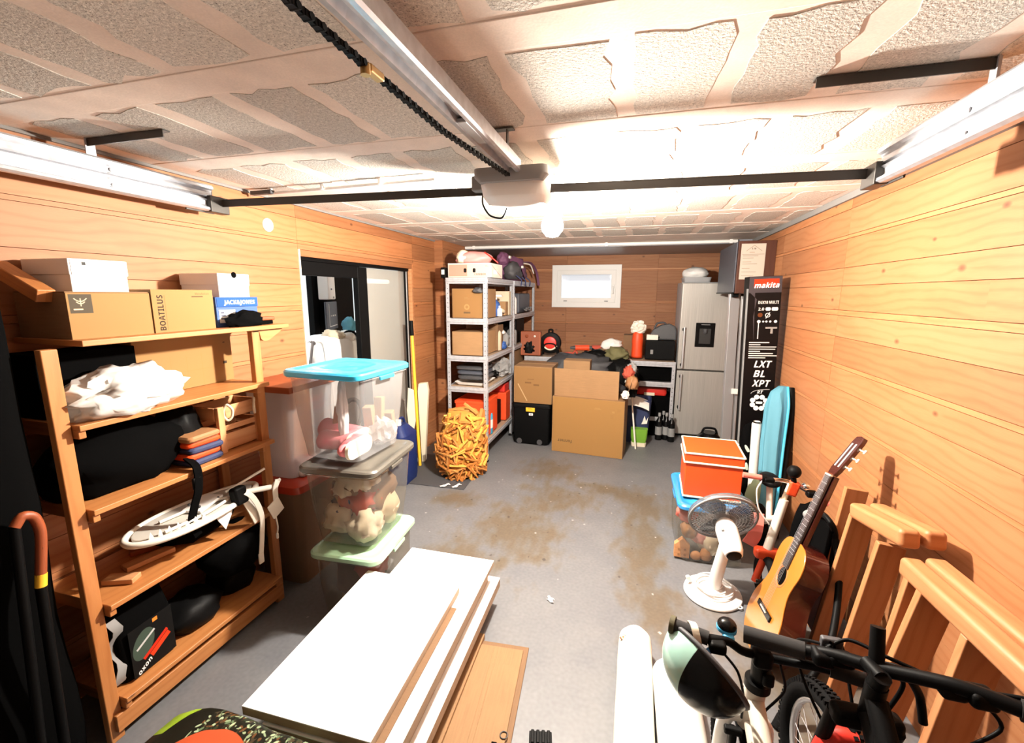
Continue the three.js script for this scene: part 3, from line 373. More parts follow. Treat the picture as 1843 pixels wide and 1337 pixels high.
  part('crate_floor', rbox(0.14, 0.01, 0.22, 0.002), M.paleWood, cr, [0, 0.007, 0]); for (const sz of [1, -1]) part('rope_loop', tube([[0.088, 0.2, sz * 0.085], [0.1, 0.225, sz * 0.075], [0.112, 0.2, sz * 0.06], [0.108, 0.165, sz * 0.062], [0.098, 0.15, sz * 0.075], [0.088, 0.17, sz * 0.085]], 0.006, 8, 40, true), M.beige, cr);
  for (let i = 0; i < 3; i++) solo('wooden_block', ['pale block in the slatted crate beside its near corner post', 'pale block in the middle of the slatted crate', 'pale block in the slatted crate by its far corner post'][i], 'block', rbox(0.04, 0.09, 0.05, 0.003, 1), M.paleWood, [-1.896, 0.929, -1.548 - i * 0.056], [0, rr(-0.2, 0.2), 0]);

  // fourth board: white snowshoe with straps, black boot, loose wood
  const sn = thing('snowshoe', 'white plastic snowshoe with toothed rim, grey deck and white straps', 'snowshoe', [-1.83, 0.69, -1.37], 0); const out = []; for (let i = 0; i <= 36; i++) { const a = i / 36 * Math.PI * 2; out.push([Math.cos(a) * (0.115 - 0.02 * Math.sin(a)), Math.sin(a) * 0.29 + 0.0]); }
  const deck = plate(out.slice(0, 36), 0.012, 0.003).rotateX(-Math.PI / 2); part('deck', muv(deck.clone().scale(0.9, 1, 0.92)), std('snowDeck', [0.5, 0.47, 0.42], 0.6), sn, [0, 0.006, 0]); part('rim', tube(out.slice(0, 36).map(([x, z]) => [x, 0.004, -z]), 0.013, 10, 120, true), M.whiteWarm, sn);
  part('teeth', join(...Array.from({ length: 7 }, (_, i) => at(new THREE.ConeGeometry(0.014, 0.035, 4), 0.1 - i * 0.008 + 0.0, 0.022, 0.06 + i * 0.03, 0, 0, 0))), M.whiteWarm, sn); part('inner_ridge', tube([[0.07, 0.02, 0.2], [0.09, 0.024, 0.05], [0.06, 0.026, -0.1], [0.0, 0.024, -0.02], [-0.03, 0.02, 0.15]], 0.007, 8), M.whiteWarm, sn);
  part('heel_plate', at(rbox(0.09, 0.012, 0.14, 0.004), 0, 0.028, -0.02, 0.1, 0.2, 0), M.white, sn); part('crampon', at(plate([[-0.05, 0.03], [0.05, 0.03], [0.035, -0.02], [0.0, -0.075], [-0.03, -0.02]], 0.004).rotateY(Math.PI / 2), 0.09, -0.02, -0.04), M.white, sn); part('rivet', join(...[[0.03, 0.036, 0.02], [-0.03, 0.036, 0.02], [0.03, 0.036, -0.07], [0.096, -0.015, -0.04]].map((p) => new THREE.SphereGeometry(0.006, 8, 6).translate(...p))), M.charcoal, sn);
  part('ratchet_buckle', at(rbox(0.05, 0.085, 0.065, 0.015), 0.1, 0.035, -0.115, 0, 0, 0.2), M.black, sn); part('rod', bar([0.1, 0.05, -0.1], [0.12, 0.0, -0.3], 0.013), M.whiteWarm, sn); part('rod', bar([0.04, 0.05, -0.1], [0.09, 0.1, -0.28], 0.006), M.whiteWarm, sn);
  part('strap', strap([[0.11, 0.06, -0.12], [0.135, 0.02, -0.15], [0.145, -0.09, -0.185], [0.14, -0.2, -0.18], [0.135, -0.29, -0.17]], 0.026, 0.004, [0, 0.2, -1]), M.whiteWarm, sn); part('strap', strap([[0.11, 0.0, -0.3], [0.135, 0.035, -0.31], [0.14, 0.0, -0.285], [0.142, -0.05, -0.28], [0.14, -0.13, -0.275]], 0.03, 0.004, [0, 0.1, -1]), M.whiteWarm, sn); part('strap_pad', at(rbox(0.008, 0.085, 0.075, 0.004), 0.142, -0.1, -0.275, 0.4), M.whiteWarm, sn); part('strap', strap([[0.1, 0.02, -0.14], [0.12, -0.06, -0.16], [0.13, -0.12, -0.175]], 0.04, 0.005, [0, 0.3, -1]), M.whiteWarm, sn); part('cord', tube([[0.14, -0.14, -0.27], [0.143, -0.2, -0.275], [0.14, -0.24, -0.27]], 0.004, 8), M.whiteWarm, sn); part('cord_end', rbox(0.012, 0.03, 0.012, 0.005), M.whiteWarm, sn, [0.14, -0.25, -0.27]); part('strap_end', at(rbox(0.01, 0.055, 0.028, 0.004), 0.135, -0.31, -0.168), M.whiteWarm, sn);
  solo('black_bag', 'black bag stuffed under the straps of the white snowshoe', 'bag', lump(0.26, 0.22, 0.3, 0.2, 1.7), M.blackMatt, [-1.83, 0.34, -1.5]); solo('black_bag', 'black bag propping up the white snowshoe on the fourth board', 'bag', lump(0.26, 0.13, 0.34, 0.2, 1.7), M.blackMatt, [-1.94, 0.549, -1.42]);
  [['short pale wood offcut lying on the fourth board near the post', 0.11, -1.86, -1.06, 0.4], ['broad wood offcut lying on the fourth board under the snowshoe', 0.17, -1.9, -1.19, 1.35], ['dark wood offcut lying on the fourth board behind the others', 0.2, -1.97, -1.28, 1.1]].forEach(([l, n, x, z, a], i) => solo('wood_offcut', l, 'wood', rbox(n, 0.02, 0.05, 0.003, 0), i == 2 ? M.brownWood : M.paleWood, [x, 0.561, z], [0, a, 0]));
  // fifth board: charcoal bag, black boots
  const cg = thing('paper_sack', 'dark printed sack with orange flash and white letters on the lowest board', 'sack', [-1.865, 0.166, -1.085], R(4)); part('sack_body', loft([[0.1, 0.2, 0.03, 0], [0.13, 0.22, 0.04, 0.05], [0.12, 0.22, 0.04, 0.2], [0.05, 0.2, 0.02, 0.29], [0.012, 0.19, 0.005, 0.32]]), M.blackMatt, cg); part('torn_side', sheet((u, v) => [0.045 + 0.015 * Math.sin(v * 9), 0.02 + v * 0.27, 0.125 - u * 0.035 + 0.01 * Math.sin(v * 14)], 6, 12), M.gray, cg);
  face('printed_label', 0.17, 0.2, print(170, 200, (x, w, h) => { x.fillStyle = '#0b0b0b'; x.fillRect(0, 0, w, h); x.fillStyle = '#3c4a40'; x.beginPath(); x.ellipse(50, 85, 40, 60, 0.4, 0, 7); x.fill(); x.fillStyle = '#b9b9b9'; x.save(); x.translate(20, 90); x.rotate(-0.5); x.fillRect(0, 0, 84, 9); x.restore(); x.fillStyle = '#e08030'; x.fillRect(92, 8, 20, 16); x.save(); x.translate(30, 186); x.rotate(-0.52); x.fillStyle = '#c02a14'; x.fillRect(30, -34, 116, 14); x.fillStyle = '#d83a1a'; x.fillRect(52, -18, 90, 22); x.fillStyle = '#f2f2ee'; x.font = 'italic bold 27px sans-serif'; x.fillText('oxon', -18, 8); x.restore(); }), cg, [0.069, 0.11, -0.005], [0, Math.PI / 2, 0]);
  solo('boot', 'black ankle boot lying on the lowest shelf board beside the sack', 'boot', lump(0.22, 0.14, 0.28, 0.18, 1.6), M.black, [-1.9, 0.164, -1.32]); solo('boot', 'black boot hidden under the dangling snowshoe straps', 'boot', lump(0.2, 0.16, 0.22, 0.2, 1.6), M.black, [-1.93, 0.164, -1.56]);
  // dark corner between the shelf and the camera
  solo('shade_block', 'added black block standing in for shade in the corner before the shelf', 'filler', (() => { const g = skin(Array.from({ length: 13 }, (_, i) => { const y = i / 12 * 1.66; return rring(0.29 + 0.02 * Math.sin(i), 0.56, 0.08, y, 6, 0.01 * Math.sin(i * 1.3), 0); })); return crease(g, 0.9); })(), M.blackMatt, [-1.95, 0.01, -0.595]);  // added black block: the unlit corner put in as colour
  const ch = thing('folding_chair', 'dark folded wooden chair frame in the unlit corner', 'chair', [0, 0, 0]); part('back_rail', tube([[-1.745, 0.96, -0.755], [-1.745, 0.985, -0.775], [-1.745, 0.97, -0.80], [-1.745, 0.91, -0.808], [-1.745, 0.78, -0.79]], 0.014), M.brownWood, ch); part('ferrule', bar([-1.745, 0.785, -0.791], [-1.745, 0.745, -0.785], 0.0145), M.yellow, ch); part('leg', bar([-1.745, 0.745, -0.785], [-1.745, 0.005, -0.76], 0.014), M.black, ch); part('leg', bar([-1.745, 0.96, -0.755], [-1.745, 0.005, -0.70], 0.013), M.black, ch);
}
// ---------- storage tubs ----------
function tub(label, [cx, cz], y0, y1, bw, bd, tw, td, turn, body, lidM, lidLabel) {
  const t = thing('storage_tub', label, 'tub', [cx, y0, cz], turn), h = y1 - y0 - 0.02;
  part('tub_body', loft([[bw - 0.03, bd - 0.03, 0.04, 0.003], [bw, bd, 0.05, 0.012], [bw + (tw - bw) * 0.45, bd + (td - bd) * 0.45, 0.05, h * 0.5], [tw - 0.03, td - 0.03, 0.055, h - 0.03], [tw - 0.005, td - 0.005, 0.055, h - 0.026], [tw - 0.005, td - 0.005, 0.055, h]], true, false, 5), body, t);
  const lid = part('lid', loft([[tw, td, 0.05, h - 0.018], [tw + 0.012, td + 0.012, 0.055, h - 0.012], [tw + 0.012, td + 0.012, 0.055, h + 0.006], [tw - 0.004, td - 0.004, 0.05, h + 0.014], [tw - 0.045, td - 0.045, 0.045, h + 0.014], [tw - 0.065, td - 0.065, 0.04, h + 0.006], [tw - 0.16, td - 0.16, 0.04, h + 0.006], [tw - 0.18, td - 0.18, 0.035, h + 0.011], [tw - 0.26, td - 0.26, 0.03, h + 0.011], [tw - 0.28, td - 0.28, 0.03, h + 0.006]], true, true, 5), lidM, t);
  part('handle_lip', join(at(rbox(0.012, 0.02, 0.12, 0.005), tw / 2 + 0.002, h - 0.03, 0), at(rbox(0.012, 0.02, 0.12, 0.005), -tw / 2 - 0.002, h - 0.03, 0)), lidM, t);
  return t;
}
tub('clear tub with a bright blue lid, topmost of the stack, holding pink boots', [-1.42, -1.93], 0.825, 1.288, 0.325, 0.365, 0.45, 0.455, R(-3), M.clearPlastic, M.blueLid);
tub('clear tub with a dark grey lid, middle of the stack, full of clothes', [-1.375, -1.92], 0.385, 0.822, 0.31, 0.375, 0.41, 0.485, R(4), M.smokyPlastic, M.greyLid);
tub('clear tub with a pale green lid, lowest of the stack', [-1.345, -1.885], 0.004, 0.382, 0.31, 0.38, 0.38, 0.455, R(4), M.smokyPlastic, M.greenLid);
function boot(label, m, pos, rot) { const t = thing('rubber_boot', label, 'boot', pos); t.rotation.set(...rot); part('boot_upper', skin([[0.045, 0.055, 0.0, 0], [0.045, 0.05, 0, 0.12], [0.05, 0.055, 0.01, 0.2], [0.05, 0.06, 0.03, 0.24]].map(([a, b, o, y]) => Array.from({ length: 16 }, (_, i) => [Math.cos(-i / 8 * Math.PI) * a, y, Math.sin(-i / 8 * Math.PI) * b + o * 0]))), m, t, [0, 0.012, 0]); part('boot_foot', lump(0.088, 0.075, 0.2, 0.04, 1.2), m, t, [0, 0.014, 0.055]); part('sole', loft([[0.085, 0.2, 0.04, 0], [0.09, 0.205, 0.042, 0.016]]), M.cream, t, [0, 0, 0.05]); return t; }
boot('pink rubber boot lying with its pale sole to the tub wall', M.pink, [-1.272, 0.905, -1.83], [0, 0.0, Math.PI / 2]); boot('pink rubber boot lying behind the other boot with its pale sole upright', M.pink, [-1.345, 0.905, -1.93], [0.0, 0, Math.PI / 2 - 0.12]);
[['tall narrow tan wood block standing in the blue lidded tub', 0.05, 0.2, -1.36, -2.0, 0.12], ['second tan wood block leaning in the blue lidded tub', 0.045, 0.24, -1.33, -2.04, -0.1], ['short tan wood block near the far end of the blue lidded tub', 0.05, 0.15, -1.3, -2.1, 0.15]].forEach(([l, w, h, x, z, a]) => solo('wood_block', l, 'block', rbox(w, h, 0.05, 0.004, 1), M.cardPale, [x, 0.855 + h / 2, z], [a, 0.2, 0]));
solo('wood_offcut', 'brown triangular wood offcut behind the pink boots', 'wood', muv(plate([[-0.04, 0.0], [0.07, 0], [0.03, 0.06], [-0.02, 0.13]], 0.03, 0.003)), M.leather, [-1.50, 0.93, -1.93], [0, 0.5, 0]);
solo('plastic_bag', 'clear crumpled bag at the far end of the blue lidded tub', 'bag', lump(0.16, 0.14, 0.16, 0.4, 2, 4, 0.6), M.frosted, [-1.33, 0.845, -2.04]);
solo('white_net', 'white netting piled in the near corner of the blue lidded tub', 'netting', lump(0.05, 0.28, 0.06, 0.35, 3), M.white, [-1.40, 0.94, -1.83]);
const clothes = [[M.oatmeal, 0.24, -1.3, 0.70, -1.79, 'oatmeal jumper pressed against the near top corner'], [M.rustRed, 0.24, -1.25, 0.60, -1.86, 'rust red shirt pressed to the corner'], [M.cream, 0.22, -1.22, 0.68, -1.98, 'cream fleece at the side near the lid'], [M.oatmeal, 0.2, -1.24, 0.46, -1.83, 'oatmeal blanket at the bottom corner'], [M.beige, 0.26, -1.25, 0.50, -2.0, 'beige striped top at the side'], [M.navy, 0.2, -1.40, 0.57, -1.76, 'navy shirt at the front face'], [M.brownCloth, 0.3, -1.36, 0.45, -1.79, 'brown trousers low at the front face'], [M.cream, 0.24, -1.50, 0.66, -1.77, 'cream cloth at the front face'], [M.oatmeal, 0.2, -1.5, 0.5, -1.76, 'crumpled pale cloth low at the front face'], [M.brownCloth, 0.36, -1.42, 0.62, -1.98, 'dark brown coat deep inside']];
clothes.forEach(([m, s, x, y, z, l]) => fitIn(solo('garment', l + ' of the grey lidded tub', 'garment', lump(s * 0.9, s * 0.8, s, 0.36, 1.9), m, [x, y - s * 0.35, z], [0, rr(0, 3), 0]), [-1.56, 0.40, -2.13], [-1.195, 0.795, -1.715]));
for (let i = 0; i < 4; i++) part('stripe', new THREE.TorusGeometry(0.075, 0.004, 6, 20, 2.2).rotateX(Math.PI / 2).rotateY(-0.4), M.charcoal, scene.children.find((o) => /beige striped/.test(o.userData.label ?? '')), [0.045, 0.03 + i * 0.035, 0.0]);
[[M.fadedRed, 0.2, -1.26, 0.24, -1.83, 'faded red jumper showing through the side'], [M.oatmeal, 0.24, -1.25, 0.23, -1.98, 'oatmeal wool jumper showing through the side'], [M.brownCloth, 0.3, -1.4, 0.2, -1.82, 'brown bedding at the front face'], [M.beige, 0.2, -1.42, 0.1, -1.78, 'beige cloth low at the front face']].forEach(([m, s, x, y, z, l]) => fitIn(solo('garment', l + ' of the green lidded tub', 'garment', lump(s * 0.85, s * 0.8, s * 0.9, 0.3, 1.9), m, [x, y - s * 0.4, z], [0, rr(0, 3), 0]), [-1.50, 0.02, -2.05], [-1.195, 0.35, -1.71]));
// tall tub with a wooden board on it, behind the stack
{ const t = thing('storage_tub', 'tall translucent bin behind the stacked tubs with a wooden board on top', 'tub', [-1.92, 0.62, -2.06]); part('tub_body', loft([[0.24, 0.32, 0.04, 0], [0.3, 0.4, 0.05, 0.5]], true, false), M.frosted, t); part('caster', new THREE.SphereGeometry(0.03, 12, 8), M.white, t, [0.13, 0.02, 0.1]);
  solo('wooden_board', 'thick reddish wooden board lying on the tall translucent bin', 'board', rbox(0.36, 0.035, 0.42, 0.004, 0), M.brownWood, [-1.92, 1.14, -2.06]);
  const tt = thing('storage_tub', 'low tub under the translucent bin with a shiny red lid', 'tub', [-1.9, 0.0, -2.06]); part('tub_body', loft([[0.3, 0.4, 0.04, 0], [0.34, 0.44, 0.05, 0.56]]), M.brownCloth, tt); part('lid', loft([[0.36, 0.46, 0.05, 0.56], [0.36, 0.46, 0.05, 0.6], [0.3, 0.4, 0.05, 0.615]]), std('redLid', [0.5, 0.05, 0.02], 0.3), tt); }

// ---------- white boards on the floor, sack, cardboard, rolls ----------
const board3 = (label, w, h, d, x, y, z, a) => { const t = thing('white_board', label, 'board', [x, y, z], R(a)); part('face_sheet', rbox(w, 0.004, d, 0.001), M.white, t, [0, h - 0.002, 0]); part('chipboard_core', rbox(w - 0.001, h - 0.004, d - 0.001, 0.001), M.boardEdge, t, [0, (h - 0.004) / 2, 0]); return t; };
board3('white laminated board lying on top of the stack with its bare edge showing', 0.475, 0.034, 0.742, -0.952, 0.281, -1.315, 1.4);
solo('chipboard_strip', 'bare chipboard strip sticking out under the top white board', 'board', rbox(0.40, 0.006, 0.62, 0.001), M.cardDark, [-0.89, 0.2775, -1.28], [0, R(1.4), 0]);
board3('white laminated board second from the top, sticking out farther towards the tubs', 0.47, 0.027, 1.04, -0.875, 0.247, -1.46, 1.2);
{ const t = thing('drawer_box', 'low tan drawer box between two white boards of the stack', 'drawer', [-0.885, 0.16, -1.47], R(1.2)); for (const s of [1, -1]) part('side', rbox(0.016, 0.086, 0.98, 0.002), M.boardEdge, t, [s * 0.21, 0.043, 0]); for (const s of [1, -1]) part('end', rbox(0.404, 0.086, 0.016, 0.002), M.boardEdge, t, [0, 0.043, s * 0.482]); part('bottom', rbox(0.404, 0.006, 0.95, 0.002), M.boardEdge, t, [0, 0.006, 0]); }
board3('white laminated board at the bottom of the stack above the folded cardboard', 0.49, 0.05, 1.06, -0.86, 0.109, -1.48, 1.2);
board3('lowest thick board of the stack resting on the floor', 0.45, 0.107, 1.0, -0.885, 0.001, -1.47, 1.2);
{ const t = thing('folded_carton', 'large flattened carton lying on the floor beside the white boards', 'cardboard', [-0.53, 0.001, -1.36], R(5)); const layers = [[0.26, 0.78, 0, 0], [0.24, 0.74, -0.012, 0.01]]; layers.forEach(([w, d, x, z], i) => part('panel', rbox(w, 0.007, d, 0.002, 2), i ? M.card : M.cardDark, t, [x + 0.03, 0.004 + i * 0.0085, z]));
  part('fold_ridge', join(box(0.004, 0.002, 0.72).translate(-0.0, 0.0175, 0.01), box(0.004, 0.002, 0.72).translate(0.02, 0.0175, 0.01)), M.card, t); part('handle_slot', join(at(plate([[-0.014, -0.035], [0.014, -0.035], [0.014, 0.035], [-0.014, 0.035]], 0.001).rotateX(-Math.PI / 2), 0.105, 0.0178, 0.2)), M.blackMatt, t); part('print_mark', join(at(box(0.02, 0.0006, 0.02), 0.1, 0.0176, 0.09), at(box(0.03, 0.0006, 0.012), 0.08, 0.0176, 0.3), at(box(0.012, 0.0006, 0.04), 0.13, 0.0176, 0.13, 0, 0.5)), M.blackMatt, t); part('ring', new THREE.TorusGeometry(0.014, 0.002, 6, 20).rotateX(Math.PI / 2), M.charcoal, t, [0.13, 0.019, 0.05]);
  const t2 = thing('folded_carton', 'narrow flattened carton edge peeping out under the white boards', 'cardboard', [-0.66, 0.001, -1.35], R(2)); part('panel', rbox(0.1, 0.03, 0.82, 0.003, 2), M.card, t2, [0, 0.015, 0]); }
{ const soil = print(1024, 512, (x, w, h) => { x.fillStyle = '#16150f'; x.fillRect(0, 0, w, h);
    for (let i = 0; i < 4200; i++) { const px = 200 + rnd() * 830, py = rnd() * h, g = rnd(); x.fillStyle = ['#2b3320', '#55664a', '#7d8d6d', '#1b1c12', '#3d3324', '#94a283', '#5b3b22'][Math.floor(g * 7)]; x.beginPath(); x.ellipse(px, py, rr(2, 11), rr(2, 6), rr(0, 3), 0, 7); x.fill(); }
    x.fillStyle = '#a7482a'; x.beginPath(); x.ellipse(330, 290, 190, 190, 0, 0, 7); x.fill(); for (let i = 0; i < 260; i++) { x.fillStyle = ['#c0562a', '#d9884a', '#8a3a20', '#c9a070', '#e0742a'][i % 5]; x.beginPath(); x.ellipse(rr(190, 560), rr(190, 470), rr(5, 22), rr(4, 12), rr(0, 3), 0, 7); x.fill(); }
    x.fillStyle = '#86a22c'; x.beginPath(); x.moveTo(30, 10); x.lineTo(150, 20); x.lineTo(90, 150); x.lineTo(10, 160); x.fill(); x.fillStyle = '#0c0c0c'; x.beginPath(); x.ellipse(190, 380, 130, 110, -0.5, 0, 7); x.fill(); x.lineWidth = 5; x.strokeStyle = '#f0e8dc'; x.stroke(); x.fillStyle = '#f2efe6'; x.font = 'italic bold 84px serif'; x.fillText('So', 130, 400); x.fillStyle = '#d8b22c'; x.beginPath(); x.arc(560, 380, 10, 0, 7); x.fill(); }, { roughness: 0.4 });
  const rings = []; for (let i = 0; i <= 20; i++) { const u = i / 20, X = -0.5 + u; const e = Math.pow(Math.max(0, 1 - Math.pow(Math.abs(2 * u - 1), 5)), 0.5); rings.push(Array.from({ length: 36 }, (_, j) => { const a = j / 36 * Math.PI * 2; const ca = Math.cos(a), sa = Math.sin(a), k = 1 + 0.07 * fbm(X * 6, ca * 2, sa * 2); return [X * 0.92, 0.175 + Math.sign(sa) * Math.pow(Math.abs(sa), 0.25) * 0.168 * (0.35 + 0.65 * e) * (sa > 0 ? k : 1), Math.sign(ca) * Math.pow(Math.abs(ca), 0.28) * 0.25 * (0.7 + 0.3 * e) * k]; })); }
  const g = skin(rings); const p = g.attributes.position; for (let i = 0; i < p.count; i++) g.attributes.uv.setXY(i, (p.getX(i) + 0.46) / 0.92, 1 - (p.getZ(i) + 0.3) / 0.6); for (let i = 0; i < p.count; i++) if (p.getY(i) < 0.004) p.setY(i, 0.004);
  const sb = thing('soil_sack', 'big printed potting soil sack with green, orange and black pictures', 'sack', [-0.96, 0, -0.66], R(-2)); part('sack_body', g, soil, sb); }
const roll = (label, pts, r, m) => { const t = thing('fabric_roll', label, 'roll', [0, 0, 0]); const [a, b] = pts, L = Math.hypot(b[0] - a[0], b[2] - a[2]), ang = Math.atan2(b[0] - a[0], b[2] - a[2]); t.position.set(a[0], 0, a[2]); t.rotation.y = ang;
  const rings = []; const N = 28; for (let i = 0; i <= N; i++) { const u = i / N, k = 1 - 0.35 * Math.pow(1 - Math.min(1, u / 0.05), 2), z = u * L; rings.push(Array.from({ length: 32 }, (_, j) => { const q = -j / 32 * Math.PI * 2, n = 1 + 0.05 * fbm(z * 5 + a[0] * 40, Math.cos(q) * 1.5, Math.sin(q) * 1.5) + 0.012 * noise.noise(z * 25, Math.cos(q) * 3, Math.sin(q) * 3); return [Math.cos(q) * r * k * n, Math.max(0.003, r + Math.sin(q) * r * k * n), z]; })); }
  part('roll_body', skin(rings), m, t); part('wound_end', new THREE.TorusGeometry(r * 0.4, r * 0.1, 8, 24), m, t, [0, r, -0.002]); return t; };
std('fleece', [0.8, 0.77, 0.7], 0.85, { bumpMap: mortTex, bumpScale: 0.003 });
const r1 = roll('white roll with a small tear near its rounded end, lying on the floor', [[0.073, 0, -1.91], [0.072, 0, -0.85]], 0.073, M.fleece); part('tear', at(lump(0.03, 0.008, 0.02, 0.4, 2), 0, 0, 0), M.leather, r1, [-0.052, 0.118, 0.1]); part('tear_lip', new THREE.TorusGeometry(0.012, 0.003, 6, 14), M.cream, r1, [-0.048, 0.128, 0.1], [-1.1, 0, 0]);
roll('white roll lying under the hanging helmet', [[0.228, 0, -1.74], [0.25, 0, -0.9]], 0.085, M.fleece);
{ const t = thing('metal_bracket', 'small dark toothed metal bracket lying on the bare floor', 'bracket', [-0.262, 0.001, -1.352], R(12)); part('base', rbox(0.085, 0.012, 0.06, 0.003), M.black, t, [0, 0.006, 0]); for (let i = 0; i < 4; i++) part('tooth', rbox(0.012, 0.014, 0.05, 0.003), M.black, t, [-0.03 + i * 0.02, 0.018, 0]); }
[[-0.37, -2.12, 'white paper scrap on the floor beyond the white boards'], [-1.52, -3.28, 'white paper scrap on the dark door mat'], [-1.42, -3.30, 'folded white paper scrap at the edge of the door mat']].forEach(([x, z, l], i) => solo('paper_scrap', l, 'paper', sheet((u, v) => [(u - 0.5) * (i ? 0.09 : 0.03), 0.002 + 0.006 * Math.sin(u * 5 + v * 4) ** 2, (v - 0.5) * (i ? 0.03 : 0.04) + 0.01 * Math.sin(u * 6)], 6, 4, 0.0006), M.paper, [x, i ? 0.0085 : 0.001, z], [0, rr(0, 1), 0]));
// ---------- mat, kindling, stick by the doorway ----------
solo('door_mat', 'dark door mat on the floor under the kindling sack', 'mat', rbox(0.66, 0.008, 0.7, 0.003), M.charcoal, [-1.68, 0.004, -3.6], [0, R(2), 0]);
{
  const t = thing('kindling_sack', 'orange net sack bulging with split kindling sticks', 'sack', [-1.5, 0.009, -3.62]);
  const prof = [[0.12, 0], [0.19, 0.02], [0.225, 0.12], [0.225, 0.26], [0.2, 0.42], [0.17, 0.53], [0.13, 0.59], [0.06, 0.61]];
  const rings = prof.map(([r, y]) => Array.from({ length: 36 }, (_, j) => { const a = -j / 36 * Math.PI * 2, k = 1 + 0.22 * fbm(Math.cos(a) * 2, y * 7, Math.sin(a) * 2); return [Math.cos(a) * r * k - y * 0.02 + (y > 0.4 ? 0.03 : 0), y, Math.sin(a) * r * k]; }));
  part('net', crease(skin(rings), 0.4), std('netFill', [0.42, 0.2, 0.03], 0.85, { bumpMap: mortTex, bumpScale: 0.01 }), t);
  const vs = [0, 1, 2, 3].map((k) => muv(new RoundedBoxGeometry(0.022 + 0.004 * k, 0.015, 0.09 + 0.02 * k, 1, 0.002), 2)), ms = [M.netOrange, std('kindling', [0.78, 0.62, 0.22], 0.7, { map: wt[1] }), std('kindlingPale', [0.9, 0.9, 0.5], 0.7, { map: wt[1] })];
  for (let i = 0; i < 230; i++) { const y = rr(0.02, 0.56), a = rr(-2.3, 1.1) + Math.PI / 2 - 0.2, q = prof.findIndex((p) => p[1] > y), [r0, y0] = prof[q - 1], [r1, y1] = prof[q], r = (r0 + (r1 - r0) * (y - y0) / (y1 - y0)) * (1 + 0.05 * rr(-1, 1)) + 0.006; part('stick', vs[i % 4], ms[[0, 1, 1, 2][Math.floor(rr(0, 4))]], t, [Math.cos(a) * r - y * 0.02 + (y > 0.4 ? 0.03 : 0), y, Math.sin(a) * r], [0, -a, 0]); { const o = t.children.at(-1); o.rotateX(rr(-1.5, 1.5)); o.rotateZ(rr(-0.12, 0.12)); } }
  for (const [x, y, a] of [[-0.02, 0.61, 0.1], [0.03, 0.6, 0.05], [0.12, 0.63, -0.6]]) part('stick', muv(new RoundedBoxGeometry(0.15, 0.022, 0.022, 1, 0.002), 0), ms[2], t, [x, y, 0.06], [0, 0, a]);
}
{ const t = thing('broom', 'yellow broomstick with a black cap leaning beside the doorway', 'broom', [0, 0, 0]); part('stick', bar([-1.94, 0.01, -3.63], [-2.03, 1.34, -3.72], 0.014), M.yellow, t); part('cap', bar([-2.025, 1.26, -3.716], [-2.034, 1.4, -3.724], 0.018), M.black, t); }
solo('leaning_board', 'narrow pale wedge shaped board leaning on the plank wall behind the broomstick', 'board', at(muv(plate([[0.02, 0], [0.05, 0], [0.1, 0.72], [0.09, 0.8], [0.01, 0.79], [0.0, 0.72]], 0.07, 0.003), 1), 0, 0, 0), M.cream, [-2.0, 0.002, -3.76], [0, 0.25, 0]);
solo('wood_splinter', 'torn pale strip of wood hanging behind the broomstick', 'wood', muv(plate([[0, 0.02], [0.02, 0], [0.06, 0.2], [0.05, 0.5], [0.0, 0.52], [-0.02, 0.3]], 0.012, 0.002), 1), M.cream, [-2.02, 0.26, -3.6], [0, 0.3, 0]);
{ const t = thing('water_can', 'deep blue plastic can on the floor behind the grey lidded tub', 'can', [-1.95, 0.001, -3.3]); part('can_body', loft([[0.2, 0.24, 0.04, 0], [0.22, 0.26, 0.05, 0.05], [0.22, 0.26, 0.05, 0.44], [0.1, 0.14, 0.04, 0.52]]), M.royal, t); part('cap', cyl(0.03, 0.03, 0.05), M.white, t, [0, 0.54, 0.03]); part('handle', tube([[0, 0.48, -0.1], [0, 0.56, -0.06], [0, 0.56, 0], [0, 0.5, 0.02]], 0.012), M.royal, t); }

